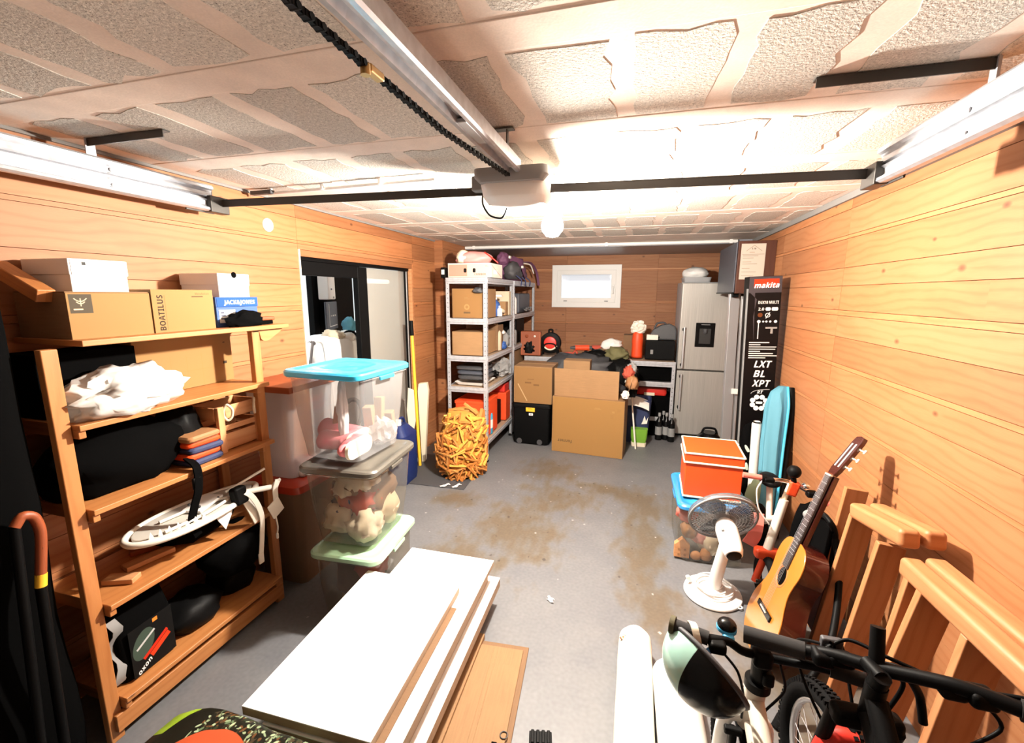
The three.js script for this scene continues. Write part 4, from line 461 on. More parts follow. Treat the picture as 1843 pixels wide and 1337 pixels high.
// ---------- galvanised racks ----------
const RX0 = -1.755, RX1 = -1.345, LV = [0.235, 0.755, 1.06, 1.42, 1.80];
function rack(label, z0, z1, turn = 0) {
  const t = thing('metal_rack', label, 'rack'); const P = 0.035;
  for (const x of [RX0, RX1]) for (const z of [z0, z1]) { const sx = x === RX0 ? 1 : -1, sz = z === z0 ? -1 : 1; part('post', join(box(P, 1.8, 0.002).translate(sx * P / 2, 0.9, 0), box(0.002, 1.8, P).translate(0, 0.9, sz * P / 2)), M.galv, t, [x, 0, z]); part('foot', rbox(0.04, 0.02, 0.04, 0.004), M.black, t, [x + sx * 0.016, 0.01, z + sz * 0.016]);
    const hs = []; for (let y = 0.08; y < 1.78; y += 0.045) { hs.push(new THREE.CylinderGeometry(0.0045, 0.0045, 0.0012, 8).rotateX(Math.PI / 2).translate(sx * P / 2, y, z === z0 ? 0.0015 : -0.0015)); hs.push(new THREE.CylinderGeometry(0.0045, 0.0045, 0.0012, 8).rotateZ(Math.PI / 2).translate(x === RX1 ? 0.0015 : -0.0015, y, sz * P / 2)); } part('post_holes', join(hs), M.charcoal, t, [x, 0, z]); }
  for (const y of LV) {
    const bz = (len) => [[0, 0], [0.003, 0], [0.003, -0.018], [0.008, -0.022], [0.008, -0.034], [0.003, -0.038], [0.003, -0.055], [0, -0.055]];
    for (const [z, s] of [[z0, 1], [z1, -1]]) part('beam', at(plate(bz(), RX1 - RX0 - 0.02).rotateY(-Math.PI / 2), 0, 0, 0, 0, s > 0 ? 0 : Math.PI), M.galv, t, [(RX0 + RX1) / 2, y, z + s * 0.001]);
    for (const [x, s] of [[RX1, 1], [RX0, -1]]) part('beam', at(plate(bz(), z0 - z1 - 0.02), 0, 0, 0, 0, s > 0 ? 0 : Math.PI), M.galv, t, [x + s * 0.001, y, (z0 + z1) / 2]);
    part('shelf_panel', box(RX1 - RX0 - 0.01, 0.007, z0 - z1 - 0.01), M.boardEdge, t, [(RX0 + RX1) / 2, y - 0.012, (z0 + z1) / 2]);
  }
  return t;
}
rack('galvanised metal rack with five loaded shelves, standing beside the kindling sack', -3.91, -4.81); rack('galvanised metal rack standing farther back, next to the window wall', -4.86, -5.92);
const bottle = (name, label, cat, m, cap, r, h, pos, o = {}) => { const t = thing(name, label, cat, pos); part('bottle_body', lathe([[0.001, 0], [r, 0.002], [r, h * 0.62], [r * 0.9, h * 0.7], [r * 0.36, h * 0.82], [r * 0.36, h * 0.88]], 20), m, t); part('cap', lathe([[r * 0.4, h * 0.87], [r * 0.42, h], [0.001, h]], 16), cap, t); if (o.label) part('bottle_label', lathe([[r + 0.0006, h * 0.2], [r + 0.0008, h * 0.5]], 20), o.label, t); return t; };
{
  const z = -3.95;
  const wb = carton('cardboard_box', 'flat white printed box with two dark hand holes on top of the rack', 'box', [-1.745, -1.315], [1.803, 1.93], [-4.31, -3.945], { m: M.paper, seam: true });
  faceZ(wb, print(300, 88, (x, w, h) => { const g = '#bfaea2'; x.fillStyle = g; x.fillRect(0, 0, w, h); x.fillStyle = '#b98876'; x.fillRect(6, 6, 130, 76); x.fillStyle = '#161412'; for (const px of [112, 176]) { x.beginPath(); x.roundRect(px, 30, 20, 28, 7); x.fill(); } x.font = 'bold 20px sans-serif'; x.fillStyle = '#6a5c52'; x.fillText('CUMBER', 186, 76); scrib(x, 262, 10, 26, 2, 3, '#a89686'); }), 0.425, 0.122, 0, 0.064);
  faceX(wb, print(64, 32, (x, w, h) => { x.fillStyle = '#e9dcd0'; x.fillRect(0, 0, w, h); x.fillStyle = '#fff'; x.fillRect(12, 14, 22, 10); x.strokeStyle = '#b55'; x.beginPath(); x.moveTo(0, 2); x.lineTo(60, 30); x.stroke(); }), 0.34, 0.12, 0.064, 0);
  const pb = thing('pillow_bag', 'pink and white plastic bag lying on the flat white box', 'bag', [-1.53, 1.938, -4.08], 0.1); part('bag_body', lump(0.36, 0.115, 0.22, 0.2, 1.5), M.pinkBag, pb); part('pale_patch', lump(0.14, 0.117, 0.2, 0.2, 1.5), M.cream, pb, [-0.1, 0.004, 0.016]); part('seam', tube([[0.12, 0.1, 0.06], [0.19, 0.05, 0.07], [0.25, -0.0, 0.06]], 0.006), M.red, pb);
  const sp = thing('flood_lamp', 'small black lamp with a white face on the corner of the rack', 'lamp', [-1.80, 1.80, -3.99]); part('casing', rbox(0.05, 0.1, 0.08, 0.008), M.black, sp, [0, 0.05, 0]); part('front_label', rbox(0.03, 0.045, 0.002, 0.001), M.paper, sp, [0, 0.055, 0.041]); part('bracket', rbox(0.08, 0.012, 0.03, 0.003), M.black, sp, [0.03, -0.0, 0]);
  const bp = thing('rucksack', 'dark purple rucksack with dangling straps on top of the farther rack', 'rucksack', [-1.44, 1.803, -5.05]); part('bag_body', lump(0.36, 0.27, 0.5, 0.3, 1.8), M.purple, bp); part('top_pouch', lump(0.14, 0.14, 0.16, 0.3, 2), M.purple, bp, [-0.03, 0.17, 0.2]); part('green_panel', lump(0.2, 0.2, 0.3, 0.25, 2), M.charcoal, bp, [0.07, 0.01, 0.16]); part('strap', strap([[0.1, 0.22, -0.08], [0.17, 0.22, -0.3], [0.2, 0.12, -0.5], [0.21, -0.04, -0.6]], 0.03, 0.005, [1, 0.3, 0]), M.purple, bp); part('piping', tube([[0.15, 0.2, 0.0], [0.19, 0.19, -0.2], [0.2, 0.1, -0.34]], 0.008), M.paper, bp); part('buckle', join(at(rbox(0.02, 0.03, 0.05, 0.006), 0.17, 0.15, 0.1), at(rbox(0.02, 0.03, 0.05, 0.006), 0.06, 0.25, 0.24)), M.paper, bp); part('strap', strap([[0.18, 0.12, 0.2], [0.2, 0.0, 0.1], [0.205, -0.08, 0.05]], 0.02, 0.004, [0, 0, 1]), M.blackMatt, bp); part('cord', join(...[0.3, 0.12, -0.1].map((q) => tube([[0.15, 0.05, q], [0.21, 0.0, q], [0.213, -0.06, q + 0.02]], 0.007))), M.navy, bp);
  // first bay, end facing the room
  const c1 = carton('cardboard_box', 'brown carton with a faint round print on the shelf below the rack top', 'box', [-1.715, -1.38], [1.421, 1.70], [-4.3, -3.96]); faceZ(c1, print(160, 140, (x, w, h) => { x.fillStyle = CARD; x.fillRect(0, 0, w, h); x.fillStyle = '#a07c50'; x.beginPath(); x.arc(72, 88, 14, 0, 7); x.fill(); x.fillStyle = CARD; x.beginPath(); x.arc(72, 88, 7, 0, 7); x.fill(); x.fillStyle = '#5c4a34'; x.fillRect(56, 112, 34, 8); scrib(x, 60, 40, 30, 2, 3, '#8f6f48'); }), 0.32, 0.27, 0, 0.14);
  solo('work_glove', 'grey work glove hanging over the carton with the round print', 'glove', lump(0.1, 0.05, 0.06, 0.4, 2.5), M.charcoal, [-1.44, 1.66, -3.935]);
  carton('cardboard_box', 'plain tan carton on the middle shelf of the rack', 'box', [-1.72, -1.40], [1.061, 1.285], [-4.35, -3.955], { m: M.cardPale, seam: true }); carton('cardboard_box', 'dark brown carton pushed behind the plain tan carton', 'box', [-1.73, -1.38], [1.061, 1.33], [-4.56, -4.36], { m: M.cardDark });
  const fold = ['folded dark sheet on top of the pile on the second rack shelf', 'folded charcoal sheet in the middle of the pile on the second rack shelf', 'folded dark sheet low in the pile on the second rack shelf']; fold.forEach((l, i) => solo('folded_sheet', l, 'sheet', loft([[0.24, 0.26, 0.04, 0], [0.3, 0.3, 0.05, 0.012], [0.3, 0.3, 0.05, 0.034], [0.24, 0.26, 0.04, 0.044]]), [M.charcoal, M.grayBlue, M.charcoal][i], [-1.55 + (i - 1) * 0.008, 0.90 - i * 0.046, -4.14], [0, rr(-0.06, 0.06), 0])); solo('white_tray', 'flat white tray under the pile of dark sheets', 'tray', loft([[0.27, 0.3, 0.02, 0], [0.33, 0.34, 0.02, 0.03], [0.31, 0.32, 0.02, 0.028], [0.26, 0.28, 0.02, 0.006]]), M.white, [-1.55, 0.757, -4.14]);
  carton('plastic_crate', 'bright orange crate on the lowest rack shelf behind the kindling', 'crate', [-1.70, -1.37], [0.236, 0.60], [-4.32, -3.95], { m: M.orangeRed, lid: 0.03, r: 0.015 });
  // first bay, long side
  bottle('spray_bottle', 'blue bottle on the upper rack shelf beside tan cartons', 'bottle', M.blue, M.white, 0.05, 0.2, [-1.42, 1.421, -4.4]); bottle('plastic_bottle', 'small white bottle in front of the blue bottle on the upper shelf', 'bottle', M.white, M.white, 0.03, 0.11, [-1.37, 1.421, -4.39]); solo('saucer', 'white plastic saucer lying high on the things of the upper rack shelf', 'saucer', lathe([[0.001, 0.02], [0.05, 0.02], [0.06, 0]], 24), M.white, [-1.4, 1.624, -4.4]);
  carton('cardboard_box', 'small tan carton standing beside the blue bottle', 'box', [-1.46, -1.36], [1.421, 1.57], [-4.68, -4.58], { m: M.cardPale }); carton('cardboard_box', 'upright tan carton at the end of the upper rack shelf', 'box', [-1.6, -1.36], [1.421, 1.68], [-4.79, -4.71], { m: M.beige }); solo('rope_coil', 'yellowish coil of rope on the upper rack shelf', 'rope', new THREE.TorusGeometry(0.06, 0.022, 10, 28).rotateX(1.3), M.beige, [-1.43, 1.47, -4.52]);
  bottle('plastic_bottle', 'tan bottle at the near end of the middle rack shelf', 'bottle', M.beige, M.beige, 0.06, 0.28, [-1.42, 1.061, -4.42]); solo('cloth_bundle', 'grey and white bundle of cloths on the middle rack shelf', 'cloth', lump(0.2, 0.2, 0.22, 0.4, 2), M.gray, [-1.44, 1.061, -4.65]); solo('blue_cloth', 'blue cloth in front of the grey bundle on the middle shelf', 'cloth', lump(0.07, 0.08, 0.09, 0.35, 2), M.blue, [-1.38, 1.061, -4.56]); solo('white_rag', 'white rag on top of the grey bundle on the middle shelf', 'cloth', lump(0.12, 0.05, 0.12, 0.35, 2), M.paper, [-1.42, 1.22, -4.56]);
  solo('plastic_bag', 'translucent grey bag on the second rack shelf', 'bag', lump(0.22, 0.2, 0.28, 0.4, 2, 4, 0.55), M.gray, [-1.44, 0.757, -4.6]); solo('cable_tangle', 'dark tangle of cables beside the grey bag on the rack', 'cable', tube(Array.from({ length: 26 }, (_, i) => [rr(-0.09, 0.05), 0.012 + i * 0.002 + rr(0, 0.03), rr(-0.08, 0.08)]), 0.006, 6, 200), M.black, [-1.42, 0.757, -4.4]);
  bottle('plastic_bottle', 'pale blue bottle on the lowest rack shelf', 'bottle', M.skyBlue, M.white, 0.06, 0.3, [-1.42, 0.236, -4.12], { label: M.paper }); solo('paper_bag', 'white crumpled paper bag beside the pale blue bottle', 'bag', lump(0.1, 0.34, 0.12, 0.3, 2, 4, 0.4), M.paper, [-1.43, 0.236, -4.3]); carton('toolbox', 'black toolbox on the lowest rack shelf', 'toolbox', [-1.7, -1.4], [0.236, 0.5], [-4.55, -4.38], { m: M.black, r: 0.012 }); carton('plastic_crate', 'red orange crate at the far end of the lowest rack shelf', 'crate', [-1.7, -1.36], [0.236, 0.56], [-4.78, -4.6], { m: M.orangeRed, r: 0.012 }); carton('plastic_crate', 'dark red crate lid stacked on the far orange crate', 'crate', [-1.7, -1.37], [0.562, 0.66], [-4.77, -4.58], { m: M.red, r: 0.02 });
  // farther bay
  bottle('plastic_bottle', 'white bottle on the upper shelf of the farther rack', 'bottle', M.white, M.gray, 0.045, 0.26, [-1.39, 1.421, -4.98]); carton('equipment_case', 'dark blue case on the upper shelf of the farther rack', 'case', [-1.7, -1.37], [1.421, 1.66], [-5.75, -5.2], { m: M.grayBlue, r: 0.02 }); solo('cable_tangle', 'grey tangle of cables in front of the dark blue case', 'cable', tube(Array.from({ length: 22 }, () => [rr(-0.03, 0.02), rr(0.012, 0.07), rr(-0.22, 0.22)]), 0.007, 6, 180), M.gray, [-1.33, 1.421, -5.45]);
  carton('equipment_case', 'black case on the middle shelf of the farther rack', 'case', [-1.7, -1.38], [1.061, 1.36], [-5.5, -5.1], { m: M.black, r: 0.02 }); bottle('plastic_bottle', 'pale canister on the middle shelf of the farther rack', 'bottle', M.gray, M.paper, 0.06, 0.24, [-1.4, 1.061, -4.97]); carton('cardboard_box', 'brown carton low on the farther rack', 'box', [-1.7, -1.37], [0.756, 0.98], [-5.4, -4.92], { m: M.card });
}
// ---------- workbench and cartons in front of the window wall ----------
{
  const t = thing('workbench', 'low galvanised workbench loaded with tools under the window', 'workbench'); const X0 = -1.30, X1 = 0.462, ZA = -5.2, ZC = -5.66;
  for (const x of [X0, X1]) for (const z of [ZA, ZC]) { const sx = x === X0 ? 1 : -1; part('leg', join(box(0.036, 0.9, 0.002).translate(sx * 0.018, 0.45, 0), box(0.002, 0.9, 0.036).translate(0, 0.45, (z === ZA ? -1 : 1) * 0.018)), M.galv, t, [x, 0, z]); const hs = []; for (let y = 0.05; y < 0.88; y += 0.05) hs.push(new THREE.CylinderGeometry(0.005, 0.005, 0.0014, 8).rotateX(Math.PI / 2).translate(x + sx * 0.018, y, z + 0.0016)); part('leg_holes', join(hs), M.charcoal, t); }
  for (const y of [0.9, 0.665]) { for (const [z, s] of [[ZA, 1], [ZC, -1]]) part('beam', at(plate([[0, 0], [0.004, 0], [0.004, -0.018], [0.01, -0.023], [0.01, -0.036], [0.004, -0.04], [0.004, -0.058], [0, -0.058]], X1 - X0 - 0.02).rotateY(-Math.PI / 2), 0, 0, 0, 0, s > 0 ? 0 : Math.PI), M.galv, t, [(X0 + X1) / 2, y, z + s * 0.001]); part('worktop', box(X1 - X0 - 0.01, 0.008, ZA - ZC - 0.01), y < 0.8 ? M.charcoal : M.boardEdge, t, [(X0 + X1) / 2, y - 0.012, (ZA + ZC) / 2]); }  // lower panel is charcoal so the bench inside reads as shaded
}
const bin = (label, x0, x1, y1, z0, z1) => { const t = thing('storage_box', label, 'box', [(x0 + x1) / 2, 0, (z0 + z1) / 2]); const w = x1 - x0, d = z1 - z0; part('box_body', loft([[w - 0.06, d - 0.06, 0.04, 0.002], [w - 0.03, d - 0.03, 0.03, 0.03], [w - 0.02, d - 0.02, 0.03, y1 - 0.06], [w, d, 0.03, y1 - 0.055], [w, d, 0.03, y1 - 0.02], [w - 0.02, d - 0.02, 0.03, y1]]), M.black, t); part('latch', rbox(0.1, 0.045, 0.012, 0.004), M.yellow, t, [-0.005, y1 - 0.075, d / 2 + 0.002]); part('latch_notch', rbox(0.05, 0.012, 0.004, 0.002), std('ochre', [0.5, 0.27, 0.01], 0.5), t, [-0.005, y1 - 0.062, d / 2 + 0.008]); face('label_sticker', 0.045, 0.026, print(64, 36, (x, a, b) => { x.fillStyle = '#e8e8e8'; x.fillRect(0, 0, a, b); x.fillStyle = '#444'; x.beginPath(); x.arc(32, 18, 11, 0, 7); x.fill(); x.fillStyle = '#ddd'; x.fillRect(25, 12, 5, 12); x.fillRect(33, 12, 5, 12); }), t, [0, y1 - 0.13, d / 2 - 0.006]); part('wheel', cyl(0.03, 0.03, 0.02).rotateX(Math.PI / 2), M.charcoal, t, [-0.13, 0.04, d / 2 - 0.015]); part('wheel', cyl(0.03, 0.03, 0.02).rotateX(Math.PI / 2), M.charcoal, t, [0.1, 0.04, d / 2 - 0.015]); return t; };
bin('tall black storage box with a yellow latch on the floor', -1.27, -0.835, 0.482, -4.95, -4.52);
{ const c = carton('cardboard_box', 'brown carton standing on the black box with the yellow latch', 'box', [-1.24, -0.82], [0.484, 0.885], [-4.92, -4.5], { m: M.card, seam: true, tape: true }); faceZ(c, print(200, 190, (x, w, h) => { x.fillStyle = '#86653f'; x.fillRect(0, 0, w, h); x.fillStyle = '#6d5030'; scrib(x, 70, 62, 60, 1, 3, '#6d5030'); x.fillRect(58, 78, 34, 8); x.fillRect(104, 88, 30, 9); x.strokeStyle = 'rgba(225,200,160,.5)'; x.lineWidth = 5; x.beginPath(); x.moveTo(20, 90); x.lineTo(70, 180); x.stroke(); }), 0.41, 0.39, 0, 0.2); }
{ const c = carton('cardboard_box', 'biggest carton on the floor with upside down print near its bottom edge', 'box', [-0.785, -0.045], [0.001, 0.602], [-4.76, -4.395], { m: M.card, turn: R(-4) });
  faceZ(c, print(512, 416, (x, w, h) => { x.fillStyle = '#906c3f'; x.fillRect(0, 0, w, h); x.save(); x.translate(150, 318); x.rotate(Math.PI); x.fillStyle = '#57452c'; x.font = 'bold 32px sans-serif'; x.fillText('former', 0, 0); scrib(x, 40, -44, 60, 2, 4, '#8d6e44'); x.restore(); x.fillStyle = '#9a7648'; x.fillRect(310, 58, 36, 5); x.fillRect(304, 66, 48, 5); x.fillRect(430, 74, 18, 14); x.fillStyle = '#8d6a3e'; x.fillRect(466, 54, 26, 22); x.fillRect(420, 100, 20, 30); }), 0.73, 0.595, 0, 0.3);
  part('raised_flap', at(rbox(0.66, 0.295, 0.006, 0.002), 0, 0.147, 0, 0.05), M.cardPale, c, [-0.03, 0.6, c.dim[2] / 2 - 0.03]); part('side_flap', at(rbox(0.006, 0.2, 0.3, 0.002), 0, 0, 0, 0, 0, -0.3), M.cardDark, c, [c.dim[0] / 2 + 0.02, 0.69, -0.02]);
  [['crumpled brown paper', M.leather, 0.10, 0.76, 0.0, 0.12], ['white paper twist', M.paper, 0.04, 0.68, 0.1, 0.07], ['dark red rag', M.rustRed, 0.06, 0.86, -0.05, 0.11], ['grey green rag', M.gray, 0.09, 0.9, -0.09, 0.1], ['pale plastic scrap', M.whiteWarm, 0.07, 0.78, -0.12, 0.08]].forEach(([l, m, dx, y, dz, s]) => solo('scrap', l + ' poking out of the biggest carton', 'scrap', lump(s, s * 1.1, s, 0.45, 2.4, 4, 0.5), m, [-0.10 + dx, y - 0.05, -4.5 + dz]));
  solo('packing_cloth', 'dark cloth filling the open top of the biggest carton', 'cloth', lump(0.66, 0.2, 0.3, 0.2, 2), M.charcoal, [-0.43, 0.6, -4.6]); solo('scrap', 'black wadding hanging over the corner of the biggest carton', 'scrap', lump(0.1, 0.3, 0.16, 0.4, 2.2), M.black, [0.0, 0.6, -4.64]); }
carton('cardboard_box', 'small tan carton peeping over the raised flap of the biggest carton', 'box', [-0.72, -0.44], [0.82, 0.95], [-4.8, -4.62], { m: M.cardPale, seam: true }); solo('blanket', 'dark grey blanket heaped between the cartons and the workbench', 'blanket', lump(0.85, 0.29, 0.4, 0.32, 3.4), M.charcoal, [-0.6, 0.68, -4.98]); solo('tool_bag', 'black open tool bag beside the dark grey blanket', 'bag', lump(0.38, 0.28, 0.3, 0.34, 3), M.black, [-0.12, 0.66, -4.98]); carton('cardboard_box', 'dark carton standing on the floor behind the biggest carton', 'box', [-0.8, -0.10], [0.001, 0.66], [-5.17, -4.79], { m: M.cardDark });
// things on the workbench
{ const o = thing('tool_board', 'rusty orange plastic tool case standing upright on the workbench', 'case', [-1.235, 0.902, -5.28], 0.1); part('casing', rbox(0.25, 0.3, 0.1, 0.012), std('rustOrange', [0.26, 0.062, 0.02], 0.6), o, [0, 0.15, 0]); part('knob', new THREE.SphereGeometry(0.014, 10, 8), M.paper, o, [0.05, 0.24, 0.055]); part('knob', new THREE.SphereGeometry(0.02, 10, 8), M.brownWood, o, [-0.05, 0.24, 0.05]); part('stained_tools', lump(0.14, 0.15, 0.06, 0.5, 2.5), M.black, o, [-0.02, 0.03, 0.04]); part('ridge', box(0.012, 0.28, 0.01), std('rust2', [0.33, 0.08, 0.025], 0.6), o, [0.115, 0.15, 0.05]); part('ridge', box(0.012, 0.28, 0.01), M.rust2, o, [-0.115, 0.15, 0.05]);
  const r = thing('cable_reel', 'black cable reel with a red hub on the workbench', 'cable reel', [-1.0, 0.902, -5.33], 0.05); part('drum', at(lathe([[0.06, -0.05], [0.125, -0.045], [0.13, -0.035], [0.1, -0.03], [0.1, 0.03], [0.13, 0.035], [0.125, 0.045], [0.06, 0.05]], 40), 0, 0, 0, Math.PI / 2), M.black, r, [0, 0.155, 0]); part('hub', at(lathe([[0.001, 0.062], [0.07, 0.06], [0.078, 0.05], [0.078, 0]], 32), 0, 0, 0, Math.PI / 2), M.red, r, [0, 0.16, 0]); part('white_arc', new THREE.TorusGeometry(0.088, 0.011, 8, 24, 2.2).rotateZ(Math.PI + 0.5), M.cream, r, [0, 0.165, 0.05]); part('handle', tube([[-0.02, 0.27, 0], [-0.02, 0.315, 0], [0.02, 0.315, 0], [0.02, 0.27, 0]], 0.012), M.black, r); part('stand', tube([[-0.1, 0.005, 0.06], [-0.06, 0.14, 0.06], [0.06, 0.14, 0.06], [0.1, 0.005, 0.06]], 0.009), M.black, r); part('stand', tube([[-0.1, 0.005, -0.06], [-0.06, 0.14, -0.06], [0.06, 0.14, -0.06], [0.1, 0.005, -0.06]], 0.009), M.black, r);
  const dr = (label, x, z, m) => { const g = thing('power_drill', label, 'drill', [x, 0.902, z], 0.3); part('motor_case', at(cyl(0.032, 0.036, 0.17, 20), 0, 0.1, 0, 0, 0, Math.PI / 2), m, g); part('grip', at(rbox(0.04, 0.09, 0.04, 0.012), 0.05, 0.045, 0), M.black, g); part('chuck', at(cyl(0.014, 0.024, 0.06, 16), -0.115, 0.1, 0, 0, 0, Math.PI / 2), M.charcoal, g); return g; };
  dr('orange power drill lying on the workbench below the window', -0.62, -5.4, M.orangeRed); dr('dark red power drill beside the orange one on the workbench', -0.42, -5.45, M.rustRed);
  solo('tool_strap', 'thin dark red strap lying on the workbench beside the reel', 'strap', tube([[-0.08, 0.02, 0], [-0.02, 0.035, 0.02], [0.03, 0.03, 0], [0.06, 0.06, 0], [0.09, 0.03, 0.01]], 0.012), M.rustRed, [-0.76, 0.902, -5.4]);
  solo('plastic_bag', 'puffed white plastic bag lying on a tan carton on the workbench', 'bag', lump(0.25, 0.115, 0.16, 0.25, 1.8, 4, 0.3), M.white, [-0.26, 1.005, -5.4], [0, 0, 0.12]);
  carton('cardboard_box', 'tan carton on the workbench under the puffed white bag', 'box', [-0.42, -0.08], [0.902, 1.003], [-5.5, -5.26], { m: M.cardPale }); carton('cardboard_box', 'upright olive brown carton on the workbench beside the red canister', 'box', [-0.13, -0.01], [0.902, 1.17], [-5.6, -5.42], { m: M.cardDark, seam: true });
  solo('sawdust_bag', 'green and grey bag sagging over the near edge of the workbench', 'bag', lump(0.26, 0.14, 0.2, 0.4, 2), std('olive', [0.13, 0.12, 0.05], 0.8), [-0.18, 0.92, -5.08]); solo('rag', 'dark oily rag heaped on the near edge of the workbench', 'cloth', lump(0.3, 0.12, 0.2, 0.4, 2), M.black, [-0.42, 0.9, -5.12]); solo('white_sheet', 'white sheet of paper at the workbench corner', 'paper', sheet((u, v) => [(u - 0.5) * 0.12, 0.004 + 0.01 * Math.sin(u * 4), (v - 0.5) * 0.1], 4, 3, 0.001), M.paper, [-0.08, 0.902, -5.25]);
  const c = thing('gas_canister', 'tall orange red canister with a crumpled bag over its top', 'canister', [0.035, 0.902, -5.42]); part('canister_body', lathe([[0.001, 0], [0.062, 0.004], [0.066, 0.03], [0.062, 0.16], [0.066, 0.2], [0.06, 0.28], [0.035, 0.33], [0.02, 0.34]]), M.orangeRed, c); part('top_bag', lump(0.16, 0.14, 0.13, 0.45, 2.2, 4, 0.6), M.whiteWarm, c, [0, 0.3, 0]);
  carton('speaker_box', 'black box on the workbench next to the fridge', 'box', [0.125, 0.455], [0.902, 1.125], [-5.6, -5.33], { m: M.black, r: 0.01 }); const sb = scene.children.find((o) => o.name === 'speaker_box'); part('badge', rbox(0.03, 0.05, 0.002, 0.001), M.gray, sb, [-0.09, 0.09, 0.137]);
  const gc = thing('tool_case', 'dark grey moulded tool case leaning on the black box', 'case', [0.32, 1.127, -5.47]); part('casing', muv(plate([[-0.15, 0], [0.15, 0], [0.15, 0.11], [0.13, 0.16], [0.07, 0.19], [-0.02, 0.175], [-0.11, 0.12], [-0.15, 0.05]], 0.12, 0.02)), std('caseGray', [0.07, 0.072, 0.078], 0.6), gc); part('grip', tube([[-0.1, 0.13, 0], [-0.07, 0.19, 0], [0.0, 0.2, 0], [0.03, 0.18, 0]], 0.012), M.charcoal, gc); part('latch', rbox(0.04, 0.02, 0.01, 0.003), M.black, gc, [-0.06, 0.03, 0.062]);
  solo('screw_box', 'small white plastic box between the red canister and the grey case', 'box', rbox(0.13, 0.06, 0.1, 0.006), M.whiteWarm, [0.20, 1.157, -5.42]);
}
carton('storage_box', 'black box added to darken the lower shelf of the workbench beside the fridge', 'box', [-0.02, 0.43], [0.667, 0.83], [-5.6, -5.28], { m: M.blackMatt, r: 0.012 });  // added box that blacks out the shaded inside of the bench
// under the workbench
solo('red_case', 'flat dark red case lying on the lower bench shelf gap', 'case', loft([[0.34, 0.2, 0.03, 0], [0.36, 0.22, 0.04, 0.03], [0.34, 0.2, 0.04, 0.09]]), M.red, [0.22, 0.48, -5.42]); carton('storage_box', 'black box under the workbench carrying the flat red case', 'box', [0.02, 0.44], [0.002, 0.478], [-5.62, -5.26], { m: M.blackMatt, r: 0.012 }); solo('tag', 'cream paper tag on the front of the red case', 'tag', rbox(0.12, 0.035, 0.004, 0.001), M.cream, [0.2, 0.495, -5.30]); solo('label_strip', 'pale label strip on the black box under the workbench', 'label', rbox(0.17, 0.05, 0.003, 0.001), M.aluDull, [0.27, 0.21, -5.257]);
{ const b = thing('waste_bin', 'dark blue bin under the workbench with white paper over its rim', 'bin', [0.07, 0.002, -5.05]); part('bin_body', loft([[0.24, 0.22, 0.04, 0], [0.3, 0.26, 0.05, 0.5]], true, false), M.navy, b); solo('paper_sheet', 'white paper drooping over the rim of the dark blue bin', 'paper', sheet((u, v) => [(u - 0.5) * 0.26, 0.03 - 0.1 * (u - 0.3) ** 2 - 0.07 * v * v, v * 0.16], 8, 6, 0.002), M.paper, [0.06, 0.50, -4.98]); solo('paper_sheet', 'small torn white paper stuck low on the dark blue bin', 'paper', muv(plate([[-0.03, -0.04], [0.03, -0.03], [0.04, 0.05], [0.02, 0.0], [0.0, 0.06], [-0.015, 0.0]], 0.003)), M.paper, [0.15, 0.27, -4.91]); }
{ const d = thing('dustpan', 'bright green dustpan with a cream lip standing on the floor by the biggest carton', 'dustpan', [0.10, 0.002, -4.84]); part('pan', loft([[0.14, 0.06, 0.02, 0.03], [0.17, 0.08, 0.02, 0.1], [0.18, 0.1, 0.02, 0.2]]), M.green, d); part('lip', loft([[0.15, 0.07, 0.02, 0], [0.16, 0.075, 0.02, 0.045]]), M.cream, d); solo('white_stick', 'white stick leaning beside the biggest carton', 'stick', bar([0.07, 0.008, -4.7], [-0.005, 0.6, -4.83], 0.009), M.whiteWarm, [0, 0, 0]); }
const bt = bottle('glass_bottle', 'dark bottle with white neck label, tallest of those beside the fridge', 'bottle', M.blackGloss, M.gray, 0.038, 0.32, [0.40, 0.001, -5.15], { label: M.gray });
copy(bt, 'dark bottle with pale labels standing against the bench leg', [0.32, 0.001, -5.13], 0.4); copy(bt, 'dark bottle with pale labels in front of the bench leg by the fridge', [0.455, 0.001, -5.10], 0.8); copy(bt, 'dark bottle lying low behind the other bottles', [0.37, 0.001, -5.22], 1.4);

